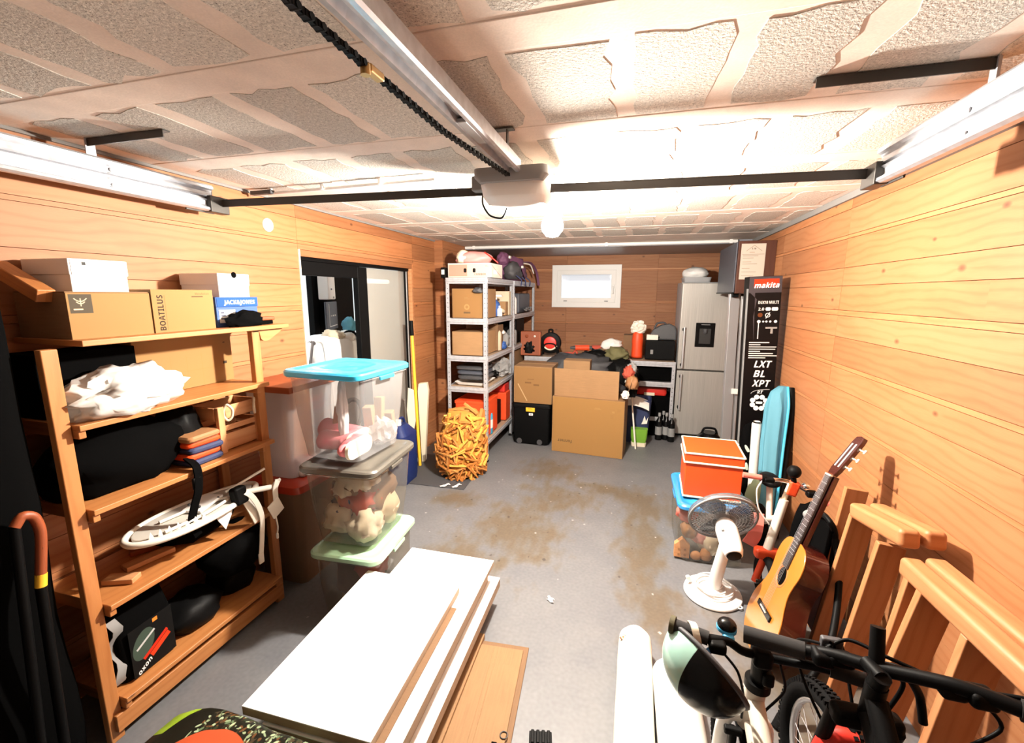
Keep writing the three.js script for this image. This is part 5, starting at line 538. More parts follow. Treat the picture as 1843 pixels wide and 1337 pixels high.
// ---------- fridge ----------
{
  const X0 = 0.482, X1 = 1.082, ZA = -5.27, t = thing('fridge', 'tall brushed steel fridge freezer with a black water dispenser', 'fridge', [(X0 + X1) / 2, 0, ZA - 0.33]); const W = X1 - X0;
  part('cabinet', rbox(W, 1.77, 0.56, 0.008), M.aluDull, t, [0, 0.905, -0.03]); part('plinth', rbox(W - 0.04, 0.05, 0.5, 0.004), M.black, t, [0, 0.026, -0.03]);
  const up = part('door', rbox(W, 0.97, 0.065, 0.012, 1, 3), M.steel, t, [0, 1.297, 0.295]), lo = part('door', rbox(W, 0.75, 0.065, 0.012, 1, 3), M.steel, t, [0, 0.423, 0.295]);
  const handle = (d, y, L) => { part('handle', bar([-W / 2 + 0.05, y - L / 2, 0.075], [-W / 2 + 0.05, y + L / 2, 0.075], 0.012), M.alu, d); for (const s of [1, -1]) part('handle_mount', rbox(0.03, 0.03, 0.05, 0.006), M.black, d, [-W / 2 + 0.046, y + s * (L / 2 - 0.03), 0.05]); };
  handle(up, -0.23, 0.46); handle(lo, 0.13, 0.42);
  part('dispenser', join(at(rbox(0.2, 0.27, 0.012, 0.006), 0, 0, 0)), M.blackGloss, up, [-0.03, -0.087, 0.034]); part('dispenser_recess', rbox(0.12, 0.17, 0.006, 0.01), std('recess', [0.03, 0.03, 0.03], 0.3), up, [-0.03, -0.1, 0.041]); part('spout', lathe([[0.001, -0.03], [0.02, -0.03], [0.024, 0.02], [0.001, 0.02]], 16), M.charcoal, up, [-0.03, -0.04, 0.046]); part('display', rbox(0.09, 0.008, 0.002, 0.001), M.gray, up, [-0.03, 0.028, 0.041]);
  solo('white_tray', 'white plastic tray on top of the fridge', 'tray', loft([[0.27, 0.3, 0.02, 0], [0.29, 0.34, 0.02, 0.055], [0.27, 0.32, 0.02, 0.05], [0.25, 0.28, 0.02, 0.01]]), M.aluDull, [0.64, 1.79, -5.5]); solo('white_towel', 'folded white cloth lying in the tray on top of the fridge', 'cloth', lump(0.28, 0.13, 0.3, 0.15, 1.6, 4, 0.3), M.white, [0.63, 1.835, -5.5]);
  const v = thing('vacuum_cleaner', 'black rounded vacuum cleaner on the floor before the fridge', 'vacuum', [0.83, 0.001, -4.95]); part('vacuum_body', loft([[0.2, 0.22, 0.09, 0.01], [0.26, 0.28, 0.11, 0.05], [0.24, 0.26, 0.1, 0.13], [0.14, 0.16, 0.07, 0.19]]), M.blackGloss, v); part('handle', tube([[-0.08, 0.16, 0], [-0.05, 0.23, 0], [0.05, 0.23, 0], [0.08, 0.16, 0]], 0.012), M.black, v); for (const s of [1, -1]) part('wheel', cyl(0.045, 0.045, 0.03).rotateZ(Math.PI / 2), M.charcoal, v, [s * 0.13, 0.046, 0.02]);
}
// ---------- against the right wall, far part ----------
{
  const X0 = 0.825, t = thing('wall_cabinet', 'dark brown wall cabinet with a paper notice taped to its end', 'cabinet', [0.972, 1.665, -4.7]); part('casing', rbox(0.295, 0.445, 0.82, 0.004, 1), M.darkWood, t, [0, 0.222, 0]); part('door', rbox(0.012, 0.43, 0.8, 0.004), M.grayBlue, t, [-0.155, 0.222, 0]); part('door_edge', rbox(0.02, 0.012, 0.8, 0.003), M.black, t, [-0.158, 0.004, 0]); part('hinge', rbox(0.05, 0.035, 0.06, 0.004), M.black, t, [-0.12, -0.017, 0.3]);
  const n = face('paper_notice', 0.19, 0.30, print(190, 300, (x, w, h) => { x.fillStyle = '#b9ada0'; x.fillRect(0, 0, w, h); x.strokeStyle = '#85786a'; x.lineWidth = 3; x.beginPath(); x.moveTo(40, 62); x.lineTo(100, 14); x.lineTo(162, 62); x.moveTo(10, 88); x.lineTo(182, 88); x.stroke(); x.fillStyle = '#4a4038'; x.font = 'bold 17px sans-serif'; x.fillText('S. M', 82, 48); scrib(x, 66, 70, 68, 1, 5, '#9a8878'); for (const y of [100, 118, 150, 168, 206, 236, 268]) { x.fillStyle = '#7d6f60'; x.fillRect(16, y, 60 + (y * 7) % 80, 3); } }, { roughness: 0.9 }), t, [-0.03, 0.27, 0.413]);
  solo('aluminium_profile', 'wide silver aluminium profile leaning beside the fridge', 'profile', (() => { const g = rbox(0.085, 1.66, 0.04, 0.003, 1); return g; })(), M.alu, [0.878, 0.832, -4.46], [0, 0.2, 0.03]); solo('aluminium_profile', 'narrow silver aluminium strip standing behind the wide profile', 'profile', rbox(0.02, 1.64, 0.05, 0.002, 1), M.alu, [0.955, 0.822, -4.5], [0, 0.1, 0.02]);
  solo('price_tag', 'small white sticker on the wide aluminium profile', 'sticker', rbox(0.055, 0.05, 0.002, 0.0008), M.paper, [0.93, 0.76, -4.43]);
  solo('wood_plank', 'long raw brown plank leaning upright beside the tall black box', 'plank', rbox(0.042, 1.66, 0.05, 0.003, 1), std('rawPlank', [0.40, 0.27, 0.17], 0.8), [0.938, 0.832, -4.16], [0, 0, 0.035]);
  const m = thing('tool_carton', 'tall narrow black printed tool carton with a red and white name at its top', 'box', [0.985, 0.002, -3.76]); m.rotation.z = R(1.8); part('carton_body', rbox(0.225, 1.79, 0.16, 0.004), M.black, m, [0, 0.896, -0.08]); part('worn_edge', rbox(0.006, 1.5, 0.05, 0.002), M.gray, m, [-0.113, 0.95, -0.03]);
  face('printed_face', 0.222, 1.785, print(222, 1785, (x, w, h) => { x.fillStyle = '#0b0808'; x.fillRect(0, 0, w, h); x.fillStyle = '#3d373a'; x.fillRect(0, 0, w, 120); x.beginPath(); x.moveTo(0, 110); x.lineTo(60, 170); x.lineTo(40, 300); x.lineTo(54, 500); x.lineTo(44, 120); x.fill(); x.fillStyle = '#e2331a'; x.fillRect(34, 18, 168, 60); x.fillStyle = '#fff'; x.font = 'italic bold 52px sans-serif'; x.fillText('makita', 32, 84, 172); x.fillStyle = '#d8d2cc'; x.font = 'bold 30px sans-serif'; x.fillText('DUX18 MULTI', 68, 204, 142); x.fillText('2.0', 72, 254); x.beginPath(); x.roundRect(122, 230, 36, 26, 10); x.roundRect(164, 230, 44, 26, 8); x.fill(); x.strokeStyle = '#d8d2cc'; x.lineWidth = 5; x.beginPath(); x.arc(140, 290, 15, 0, 7); x.moveTo(128, 314); x.lineTo(154, 268); x.stroke(); x.fillStyle = '#5a3018'; x.beginPath(); x.arc(88, 288, 17, 0, 7); x.fill(); x.fillStyle = '#d8d2cc'; for (const [a, r] of [[82, 12], [112, 7], [134, 8], [160, 8], [196, 11]]) { x.beginPath(); x.arc(a, 338, r, 0, 7); x.fill(); } x.fillRect(78, 340, 6, 130); x.fillStyle = '#8a8580'; x.fillRect(130, 380, 80, 13); x.fillRect(166, 380, 16, 50); x.fillStyle = '#cfc8c2'; for (let i = 0; i < 8; i++) x.fillRect(24, 496 + i * 17, [140, 80, 190, 184, 80, 170, 204, 120][i], 7); x.fillStyle = '#efeae6'; x.font = 'italic bold 74px sans-serif'; ['LXT', 'BL', 'XPT'].forEach((s, i) => x.fillText(s, 62, 694 + i * 76, 120)); x.strokeStyle = '#aaa'; x.beginPath(); x.moveTo(60, 904); x.quadraticCurveTo(70, 870, 190, 866); x.stroke(); x.font = 'italic bold 34px sans-serif'; x.fillText('RT', 100, 902); for (let i = 0; i < 8; i++) { const a = i / 8 * 6.283 + 0.4; x.beginPath(); x.arc(122 + Math.cos(a) * 50, 975 + Math.sin(a) * 48, 19, 0, 7); x.fill(); } x.beginPath(); x.roundRect(98, 965, 48, 20, 8); x.fill(); }, { roughness: 0.4 }), m, [0, 0.896, 0.0012]);
  const u = thing('parasol', 'folded turquoise parasol in its cloth leaning against the right plank wall', 'parasol', [0, 0, 0]);
  const P = [[0.93, 0.02, -3.16], [0.955, 0.25, -3.26], [0.99, 0.6, -3.4], [1.015, 0.86, -3.47], [1.03, 0.96, -3.5], [1.055, 1.0, -3.52]], rad = [0.045, 0.062, 0.072, 0.072, 0.055, 0.03];
  part('canopy_cloth', crease(skin(P.map((p, i) => Array.from({ length: 18 }, (_, j) => { const a = -j / 18 * Math.PI * 2, k = 1 + 0.13 * Math.sin(j * 2.2 + i) + 0.06 * fbm(i, j * 0.5); return [p[0] + Math.cos(a) * rad[i] * k, p[1], p[2] + Math.sin(a) * rad[i] * 0.8 * k]; }))), 0.7), M.cyanCloth, u); part('edge_piping', tube(P.map((p, i) => [p[0] + rad[i] * 0.8, p[1], p[2] + rad[i] * 0.75]), 0.009), M.skyBlue, u); part('black_sleeve', tube(P.map((p, i) => [p[0] + rad[i] + 0.015, p[1] - 0.03 + 0.02, p[2] + 0.01]), 0.03), M.black, u);
  solo('paper_roll', 'white rolled paper standing beside the turquoise parasol', 'roll', lathe([[0.032, 0], [0.032, 0.72], [0.022, 0.74], [0.022, 0.02]], 20), M.paper, [0.915, 0.002, -3.46], [0, 0, 0.03]);
  const lb = thing('printed_bag', 'black bag with pale leaf print standing by the tall black carton', 'bag', [0.86, 0.002, -3.52]); part('bag_body', lump(0.14, 0.72, 0.12, 0.12, 1.8), M.blackMatt, lb); for (const [x, y, a] of [[0, 0.5, 0.5], [0.02, 0.46, -0.6], [-0.02, 0.44, 1.2], [0.0, 0.36, 0.2], [0.02, 0.32, -0.9]]) part('leaf', at(lump(0.022, 0.06, 0.006, 0.1, 1, 2), 0, 0, 0, 0, 0, a), std('leafPale', [0.5, 0.6, 0.52], 0.7), lb, [x, y, 0.062 - Math.abs(y - 0.36) * 0.02]);
  solo('green_sack', 'pale green sack behind the orange cube box', 'sack', lump(0.16, 0.36, 0.14, 0.15, 1.8), std('sage', [0.3, 0.4, 0.26], 0.8), [0.9, 0.002, -3.3]); solo('small_box', 'crumpled white carton standing behind the orange cube box', 'box', rbox(0.05, 0.3, 0.06, 0.004), M.paper, [0.81, 0.35, -3.62]);
}
// ---------- orange cube, blue lidded tub, fan ----------
tub('clear tub with a blue lid carrying the orange cube box', [0.515, -2.945], 0.002, 0.392, 0.37, 0.48, 0.41, 0.53, R(1), M.smokyPlastic, M.bluerLid);
{ const t = thing('cube_box', 'bright orange fabric cube box with cream piping and lid', 'box', [0.515, 0.394, -2.95], R(-2)); part('box_body', rbox(0.325, 0.24, 0.33, 0.006), M.orange, t, [0, 0.12, 0]); const lid = part('lid', rbox(0.335, 0.062, 0.34, 0.006), M.orange, t, [0, 0.262, 0]);
  const loop = (w, d, y) => join(...[[-1, -1, 1, -1], [1, -1, 1, 1], [1, 1, -1, 1], [-1, 1, -1, -1]].map(([a, b, c, e]) => bar([a * w / 2, y, b * d / 2], [c * w / 2, y, e * d / 2], 0.0065, 0.0065, 8))); part('piping', loop(0.335, 0.34, 0.028), M.cream, lid); part('piping', loop(0.337, 0.342, -0.031), M.cream, lid); part('piping', loop(0.327, 0.332, 0.006), M.cream, t); }
[['wooden toy house with four windows at the near corner of the blue lidded tub', 0.355, -2.735, 0.1], ['wooden toy block beside the toy house in the tub', 0.44, -2.73, 0.05], ['second wooden toy block in the tub below the fan', 0.5, -2.73, 0.09]].forEach(([l, x, z, h], i) => { const t = thing('toy_block', l, 'toy', [x, 0.016, z]); part('block_body', i ? lump(0.07, h, 0.05, 0.08, 1.3) : muv(plate([[-0.045, 0], [0.045, 0], [0.045, 0.085], [0, 0.13], [-0.045, 0.085]], 0.04, 0.003)), M.paleWood, t); if (!i) for (const a of [-1, 1]) for (const b of [0.022, 0.058]) part('window_hole', cyl(0.008, 0.008, 0.002, 12).rotateX(Math.PI / 2), M.leather, t, [a * 0.018, b, 0.021]); });
[['pink soft toy high in the tub under the orange cube', M.fadedRed, 0.38, 0.24, -2.8, 0.13], ['brown wooden toy in the middle of the tub under the orange cube', M.leather, 0.4, 0.15, -2.76, 0.11], ['oatmeal soft toy low in the tub under the orange cube', M.oatmeal, 0.53, 0.06, -2.78, 0.16], ['pink toy bricks heaped in the tub under the orange cube', M.pinkBag, 0.46, 0.12, -2.76, 0.1]].forEach(([l, m, x, y, z, s]) => solo('toy', l, 'toy', lump(s, s, s, 0.25, 1.8), m, [x, y, z]));
{
  const t = thing('desk_fan', 'white desk fan with clear blades on a round foot, turned away', 'fan', [0.492, 0, -2.42]); part('base', lathe([[0.001, 0], [0.145, 0], [0.152, 0.008], [0.148, 0.022], [0.1, 0.034], [0.05, 0.042], [0.034, 0.06], [0.001, 0.06]], 48), M.white, t); part('base_ring', new THREE.TorusGeometry(0.105, 0.006, 8, 48).rotateX(Math.PI / 2), M.white, t, [0, 0.034, 0]); part('pole', bar([0, 0.03, 0.0], [0.03, 0.33, 0.05], 0.036, 0.03), M.white, t);
  part('power_cord', tube(Array.from({ length: 34 }, (_, i) => { const a = i * 0.62 + 1, r = 0.07 + 0.035 * Math.sin(i * 0.21); return [Math.cos(a) * r, 0.052 + (i % 7) * 0.0016, Math.sin(a) * r]; }), 0.0045, 6, 220), M.white, t); part('plug', at(rbox(0.022, 0.045, 0.018, 0.006), 0, 0, 0, 0.3, 0, 0.5), M.white, t, [-0.125, 0.06, -0.02]); part('foot_loop', new THREE.TorusGeometry(0.013, 0.004, 8, 20).rotateX(Math.PI / 2), M.white, t, [0.12, 0.012, 0.09]);
  const A = V(0.045, 0.36, 0.19), B = V(0.02, 0.46, -0.02), dir = B.clone().sub(A).normalize(), q = new THREE.Quaternion().setFromUnitVectors(V(0, 1, 0), dir);
  const head = part('motor_housing', lathe([[0.001, 0], [0.036, 0.0], [0.042, 0.004], [0.05, 0.03], [0.054, 0.09], [0.055, 0.15], [0.046, 0.19], [0.03, 0.21], [0.001, 0.21]], 36), M.white, t, A.toArray()); head.quaternion.copy(q); part('black_cap', lathe([[0.001, -0.004], [0.034, -0.004], [0.037, 0.002], [0.001, 0.002]], 30), M.black, head); part('switch_knob', rbox(0.012, 0.02, 0.02, 0.004), M.gray, head, [-0.03, 0.12, 0.046]);
  const cage = part('guard', join(...Array.from({ length: 8 }, (_, i) => new THREE.TorusGeometry(0.045 + i * 0.0175, 0.0012, 5, 48).rotateX(Math.PI / 2).translate(0, 0.03 * Math.sqrt(Math.max(0, i / 7)) , 0)), ...Array.from({ length: 60 }, (_, i) => { const a = i / 60 * 6.2832; return bar([Math.cos(a) * 0.04, 0, Math.sin(a) * 0.04], [Math.cos(a) * 0.172, 0.033, Math.sin(a) * 0.172], 0.0009, 0.0009, 4); }), new THREE.TorusGeometry(0.173, 0.006, 8, 60).rotateX(Math.PI / 2).translate(0, 0.036, 0)), M.gray, head, [0, 0.19, 0]);
  part('front_guard', join(...Array.from({ length: 8 }, (_, i) => new THREE.TorusGeometry(0.045 + i * 0.0175, 0.0012, 5, 48).rotateX(Math.PI / 2).translate(0, 0.085 - 0.03 * (i / 7) ** 2, 0)), ...Array.from({ length: 60 }, (_, i) => { const a = i / 60 * 6.2832; return bar([Math.cos(a) * 0.02, 0.088, Math.sin(a) * 0.02], [Math.cos(a) * 0.172, 0.045, Math.sin(a) * 0.172], 0.0009, 0.0009, 4); })), M.gray, head, [0, 0.19, 0]);
  part('guard_band', lathe([[0.171, 0.03], [0.177, 0.034], [0.179, 0.05], [0.176, 0.062], [0.171, 0.058]], 60), M.fanBlade, head, [0, 0.19, 0]);
  const bl = new THREE.Shape(); bl.moveTo(0.02, -0.02); bl.quadraticCurveTo(0.09, -0.08, 0.155, -0.05); bl.quadraticCurveTo(0.17, 0.03, 0.12, 0.08); bl.quadraticCurveTo(0.06, 0.07, 0.02, 0.025); const bg = new THREE.ExtrudeGeometry(bl, { depth: 0.002, bevelEnabled: false, curveSegments: 10 }).rotateX(Math.PI / 2 - 0.25);
  for (let i = 0; i < 3; i++) part('blade', bg.clone().rotateY(i * 2.0944), M.fanBlade, head, [0, 0.238, 0]); part('hub', lathe([[0.001, 0], [0.034, 0], [0.036, 0.03], [0.001, 0.04]], 24), M.gray, head, [0, 0.22, 0]);
}
// ---------- child's bike by the wall ----------
{
  const t = thing('child_bike', 'small red and white child bike with red grips and a black ball horn', 'bike', [0, 0, 0]); const S = V(0.80, 0.55, -2.52);
  part('head_tube', join(bar([0.752, 0.30, -2.46], [0.815, 0.575, -2.50], 0.024, 0.022)), M.whiteWarm, t); part('stem', bar([0.81, 0.565, -2.5], [0.838, 0.66, -2.51], 0.013), M.cream, t); part('stem_clamp', at(rbox(0.05, 0.08, 0.04, 0.01), 0, 0, 0, 0, 0, -0.25), M.orangeRed, t, [0.85, 0.64, -2.505]);
  part('handlebar', tube([[0.63, 0.685, -2.5], [0.73, 0.68, -2.5], [0.82, 0.67, -2.52], [0.9, 0.645, -2.5], [1.0, 0.59, -2.48]], 0.011), M.chrome, t); part('grip', bar([0.605, 0.69, -2.5], [0.695, 0.684, -2.5], 0.015), M.fadedRed, t); part('grip', bar([0.95, 0.618, -2.49], [1.01, 0.585, -2.48], 0.015), M.fadedRed, t); part('grip_stop', join(at(cyl(0.026, 0.026, 0.02).rotateZ(Math.PI / 2), 0.705, 0.683, -2.5), at(rbox(0.05, 0.025, 0.04, 0.008), 0.73, 0.68, -2.49), at(rbox(0.05, 0.035, 0.04, 0.01), 0.93, 0.63, -2.48)), M.black, t); part('horn', join(new THREE.SphereGeometry(0.034, 18, 14).translate(0.845, 0.735, -2.5), bar([0.845, 0.7, -2.5], [0.855, 0.66, -2.5], 0.014, 0.012)), M.black, t); part('bell', new THREE.SphereGeometry(0.02, 14, 10).scale(1, 0.7, 1).translate(0.9, 0.672, -2.48), M.chrome, t); part('brake_cable', tube([[0.7, 0.675, -2.49], [0.675, 0.62, -2.48], [0.69, 0.52, -2.47], [0.745, 0.44, -2.46]], 0.004), M.white, t);
  part('fork', join(bar([0.752, 0.3, -2.46], [0.70, 0.11, -2.44], 0.018), bar([0.752, 0.3, -2.46], [0.80, 0.11, -2.42], 0.018)), M.orangeRed, t); part('fork_crown', at(rbox(0.13, 0.06, 0.06, 0.02), 0.75, 0.275, -2.455), M.orangeRed, t);
  part('mudguard', strap([[0.70, 0.47, -2.52], [0.698, 0.40, -2.5], [0.69, 0.34, -2.5], [0.672, 0.28, -2.52]], 0.065, 0.012, [1, 0, 0.3]), M.fadedRed, t); part('front_wheel', join(new THREE.TorusGeometry(0.115, 0.022, 12, 36).rotateY(Math.PI / 2 + 0.1), new THREE.TorusGeometry(0.085, 0.008, 8, 30).rotateY(Math.PI / 2 + 0.1)), M.rubber, t, [0.75, 0.137, -2.43]); part('wheel_hub', at(cyl(0.016, 0.016, 0.1, 14).rotateZ(Math.PI / 2), 0.75, 0.12, -2.43), M.chrome, t);
  part('frame', join(bar([0.79, 0.46, -2.5], [0.86, 0.28, -2.85], 0.02), bar([0.86, 0.28, -2.85], [0.86, 0.5, -2.92], 0.018), bar([0.86, 0.28, -2.85], [0.87, 0.14, -3.06], 0.015)), M.whiteWarm, t); part('rear_wheel', new THREE.TorusGeometry(0.115, 0.022, 12, 36).rotateY(Math.PI / 2), M.rubber, t, [0.87, 0.139, -3.06]); part('saddle', lump(0.12, 0.06, 0.2, 0.05, 1.2), M.black, t, [0.86, 0.49, -2.92]);
  const b = thing('black_bag', 'black sack with a clear round bottle top behind the child bike', 'bag', [0.93, 0.002, -2.45]); part('bag_body', lump(0.2, 0.6, 0.18, 0.15, 1.7), M.blackMatt, b); part('bottle_top', new THREE.SphereGeometry(0.04, 16, 12).scale(1, 0.75, 1), M.gray, b, [-0.01, 0.54, 0.03]);
}
// ---------- guitar ----------
{
  const t = thing('guitar', 'classical guitar with an orange top leaning against a black chair frame', 'guitar', [0.60, 0.012, -2.06]);
  const d = V(0.325, 0.934, -0.155).normalize(), n = V(-1, 0.0, 0.0); n.addScaledVector(d, -n.dot(d)).normalize(); const X = d.clone().cross(n); t.quaternion.setFromRotationMatrix(new THREE.Matrix4().makeBasis(X, d, n));
  const half = [[0, 0.0], [0.09, 0.008], [0.15, 0.045], [0.183, 0.115], [0.175, 0.185], [0.14, 0.245], [0.122, 0.295], [0.128, 0.345], [0.14, 0.39], [0.132, 0.44], [0.1, 0.478], [0.05, 0.492], [0, 0.495]];
  const c = new THREE.CatmullRomCurve3([...half, ...half.slice(1, -1).reverse().map(([x, y]) => [-x, y])].map(([x, y]) => V(x, y * 1.055, 0)), true, 'catmullrom', 0.5), P = c.getPoints(90).slice(0, 90).map((p) => [p.x, p.y]);
  const S = 1.06, sc = (g) => g.scale(S, S, S); const body = new THREE.ExtrudeGeometry(new THREE.Shape(P.map(([x, y]) => new THREE.Vector2(x, y))), { depth: 0.088, bevelEnabled: false }).translate(0, 0, -0.09);
  part('body', sc(crease(keep(body), 0.5)), M.guitarSide, t);
  const topS = new THREE.Shape(P.map(([x, y]) => new THREE.Vector2(x, y))); const hole = new THREE.Path(); hole.absarc(0, 0.352, 0.042, 0, 6.2832, true); topS.holes.push(hole); part('top', sc(muv(new THREE.ExtrudeGeometry(topS, { depth: 0.003, bevelEnabled: true, bevelSize: 0.001, bevelThickness: 0.001, bevelSegments: 1, curveSegments: 24 }), 1)), M.guitarTop, t); part('sound_hole', sc(new THREE.CircleGeometry(0.043, 32).translate(0, 0.352, 0.0005)), M.blackMatt, t); part('rosette', sc(new THREE.TorusGeometry(0.05, 0.004, 6, 48).scale(1, 1, 0.25).translate(0, 0.352, 0.004)), M.leather, t);
  part('bridge', sc(at(rbox(0.17, 0.026, 0.009, 0.003), 0, 0.178, 0.008)), M.blackGloss, t); part('saddle', sc(at(rbox(0.075, 0.005, 0.006, 0.001), 0, 0.181, 0.014)), M.cream, t);
  part('neck', sc(at(plate([[-0.031, 0.46], [0.031, 0.46], [0.026, 0.845], [-0.026, 0.845]], 0.022, 0.004), 0, 0, -0.014)), M.guitarSide, t); part('fingerboard', sc(at(plate([[-0.031, 0.395], [0.031, 0.395], [0.026, 0.84], [-0.026, 0.84]], 0.007), 0, 0, 0.006)), std('ebony', [0.025, 0.02, 0.02], 0.4), t); part('frets', sc(join(...Array.from({ length: 16 }, (_, i) => { const y = 0.19 + 0.65 * (2 ** (-i / 12)) ; return box(0.05, 0.0018, 0.002).translate(0, Math.max(0.4, y), 0.0102); }))), M.galv, t); part('nut', sc(at(rbox(0.053, 0.006, 0.01, 0.001), 0, 0.843, 0.008)), M.cream, t);
  const hd = part('headstock', sc(muv(plate([[-0.027, 0], [0.027, 0], [0.037, 0.03], [0.037, 0.17], [0.03, 0.195], [0, 0.2], [-0.03, 0.195], [-0.037, 0.17], [-0.037, 0.03]], 0.018, 0.003), 1)), M.guitarSide, t, [0, 0.847 * S, -0.004], [-0.22, 0, 0]); part('slot', sc(join(at(rbox(0.013, 0.12, 0.002, 0.001), 0.016, 0.1, 0.0095), at(rbox(0.013, 0.12, 0.002, 0.001), -0.016, 0.1, 0.0095))), M.gray, hd); for (const s of [1, -1]) for (let i = 0; i < 3; i++) part('tuning_peg', sc(join(bar([s * 0.035, 0.055 + i * 0.045, -0.004], [s * 0.055, 0.055 + i * 0.045, -0.012], 0.003), at(rbox(0.012, 0.018, 0.008, 0.003), s * 0.06, 0.055 + i * 0.045, -0.014))), M.cream, hd);
  part('strings', sc(join(...Array.from({ length: 6 }, (_, i) => bar([(i - 2.5) * 0.0115, 0.181, 0.016], [(i - 2.5) * 0.0085, 0.845, 0.014], 0.0005, 0.0005, 4)))), M.galv, t);
  const k = thing('folding_chair', 'black tubular folding chair standing behind the guitar', 'chair', [0, 0, 0]);
  part('back_frame', tube([[0.90, 0.03, -2.34], [0.90, 0.5, -2.34], [0.90, 0.60, -2.32], [0.915, 0.62, -2.24], [0.93, 0.56, -2.17], [0.91, 0.3, -2.13], [0.88, 0.02, -2.11]], 0.013), M.black, k); part('front_leg', tube([[0.93, 0.555, -2.165], [0.92, 0.42, -2.06], [0.81, 0.25, -1.82], [0.61, 0.016, -1.66]], 0.014), M.black, k); part('rubber_foot', bar([0.628, 0.036, -1.678], [0.602, 0.003, -1.652], 0.017), M.rubber, k); part('back_panel', at(rbox(0.012, 0.3, 0.17, 0.006), 0, 0, 0, 0, 0, -0.12), M.blackMatt, k, [0.905, 0.44, -2.255]); part('seat_panel', at(rbox(0.012, 0.22, 0.2, 0.006), 0, 0, 0, 0, 0, -0.12), std('maroon', [0.12, 0.02, 0.012], 0.5), k, [0.89, 0.2, -2.23]);
}
// ---------- wooden bed frames leaning on the right wall ----------
function bedFrame(label, z0, z1, uprights, y0, y1, x = 0.955) {
  const t = thing('bed_frame', label, 'bed frame'); const rail = (px, py, a, b, dy) => part('rail', at(rbox(0.064, 0.066, Math.abs(b - a), 0.016, 2, 4), 0, 0, 0, dy), M.bedWood, t, [px, py, (a + b) / 2]);
  const dy = Math.atan2(y1 - y0, z1 - z0) * -1; rail(x, (y0 + y1) / 2, z0, z1, dy); rail(x + 0.075, (y0 + y1) / 2 + 0.005, z0 - 0.01, z1, dy);
  for (const [z, w, b, o = 0] of uprights) { const top = [x + o, y0 - 0.03], bot = [b, 0.0], L = Math.hypot(top[0] - bot[0], top[1]); part('upright', at(rbox(w, L, 0.028, 0.004, 1), 0, 0, 0, 0, 0, -Math.atan2(top[0] - bot[0], top[1])), M.bedWood, t, [(top[0] + bot[0]) / 2 + w / 2 - 0.03, L / 2 * Math.cos(Math.atan2(top[0] - bot[0], top[1])) + 0.012, z]); }
  return t;
}
bedFrame('wooden bed frame with double rounded top rail leaning on the wall beside the guitar', -2.08, -1.705, [[-2.06, 0.09, 0.86], [-1.84, 0.09, 0.86]], 0.745, 0.82);
bedFrame('wooden bed frame with double rounded top rail leaning on the wall behind the bikes', -1.68, -0.55, [[-1.63, 0.05, 0.86], [-1.56, 0.10, 0.82], [-1.36, 0.10, 0.86], [-1.05, 0.1, 0.86]], 0.74, 0.79, 0.945);
solo('wood_plank', 'single red brown plank leaning on the wall between the guitar and the bed frame', 'plank', rbox(0.09, 0.76, 0.028, 0.003, 1), M.bedWood, [1.0, 0.38, -2.29], [0, 0, -0.1]);
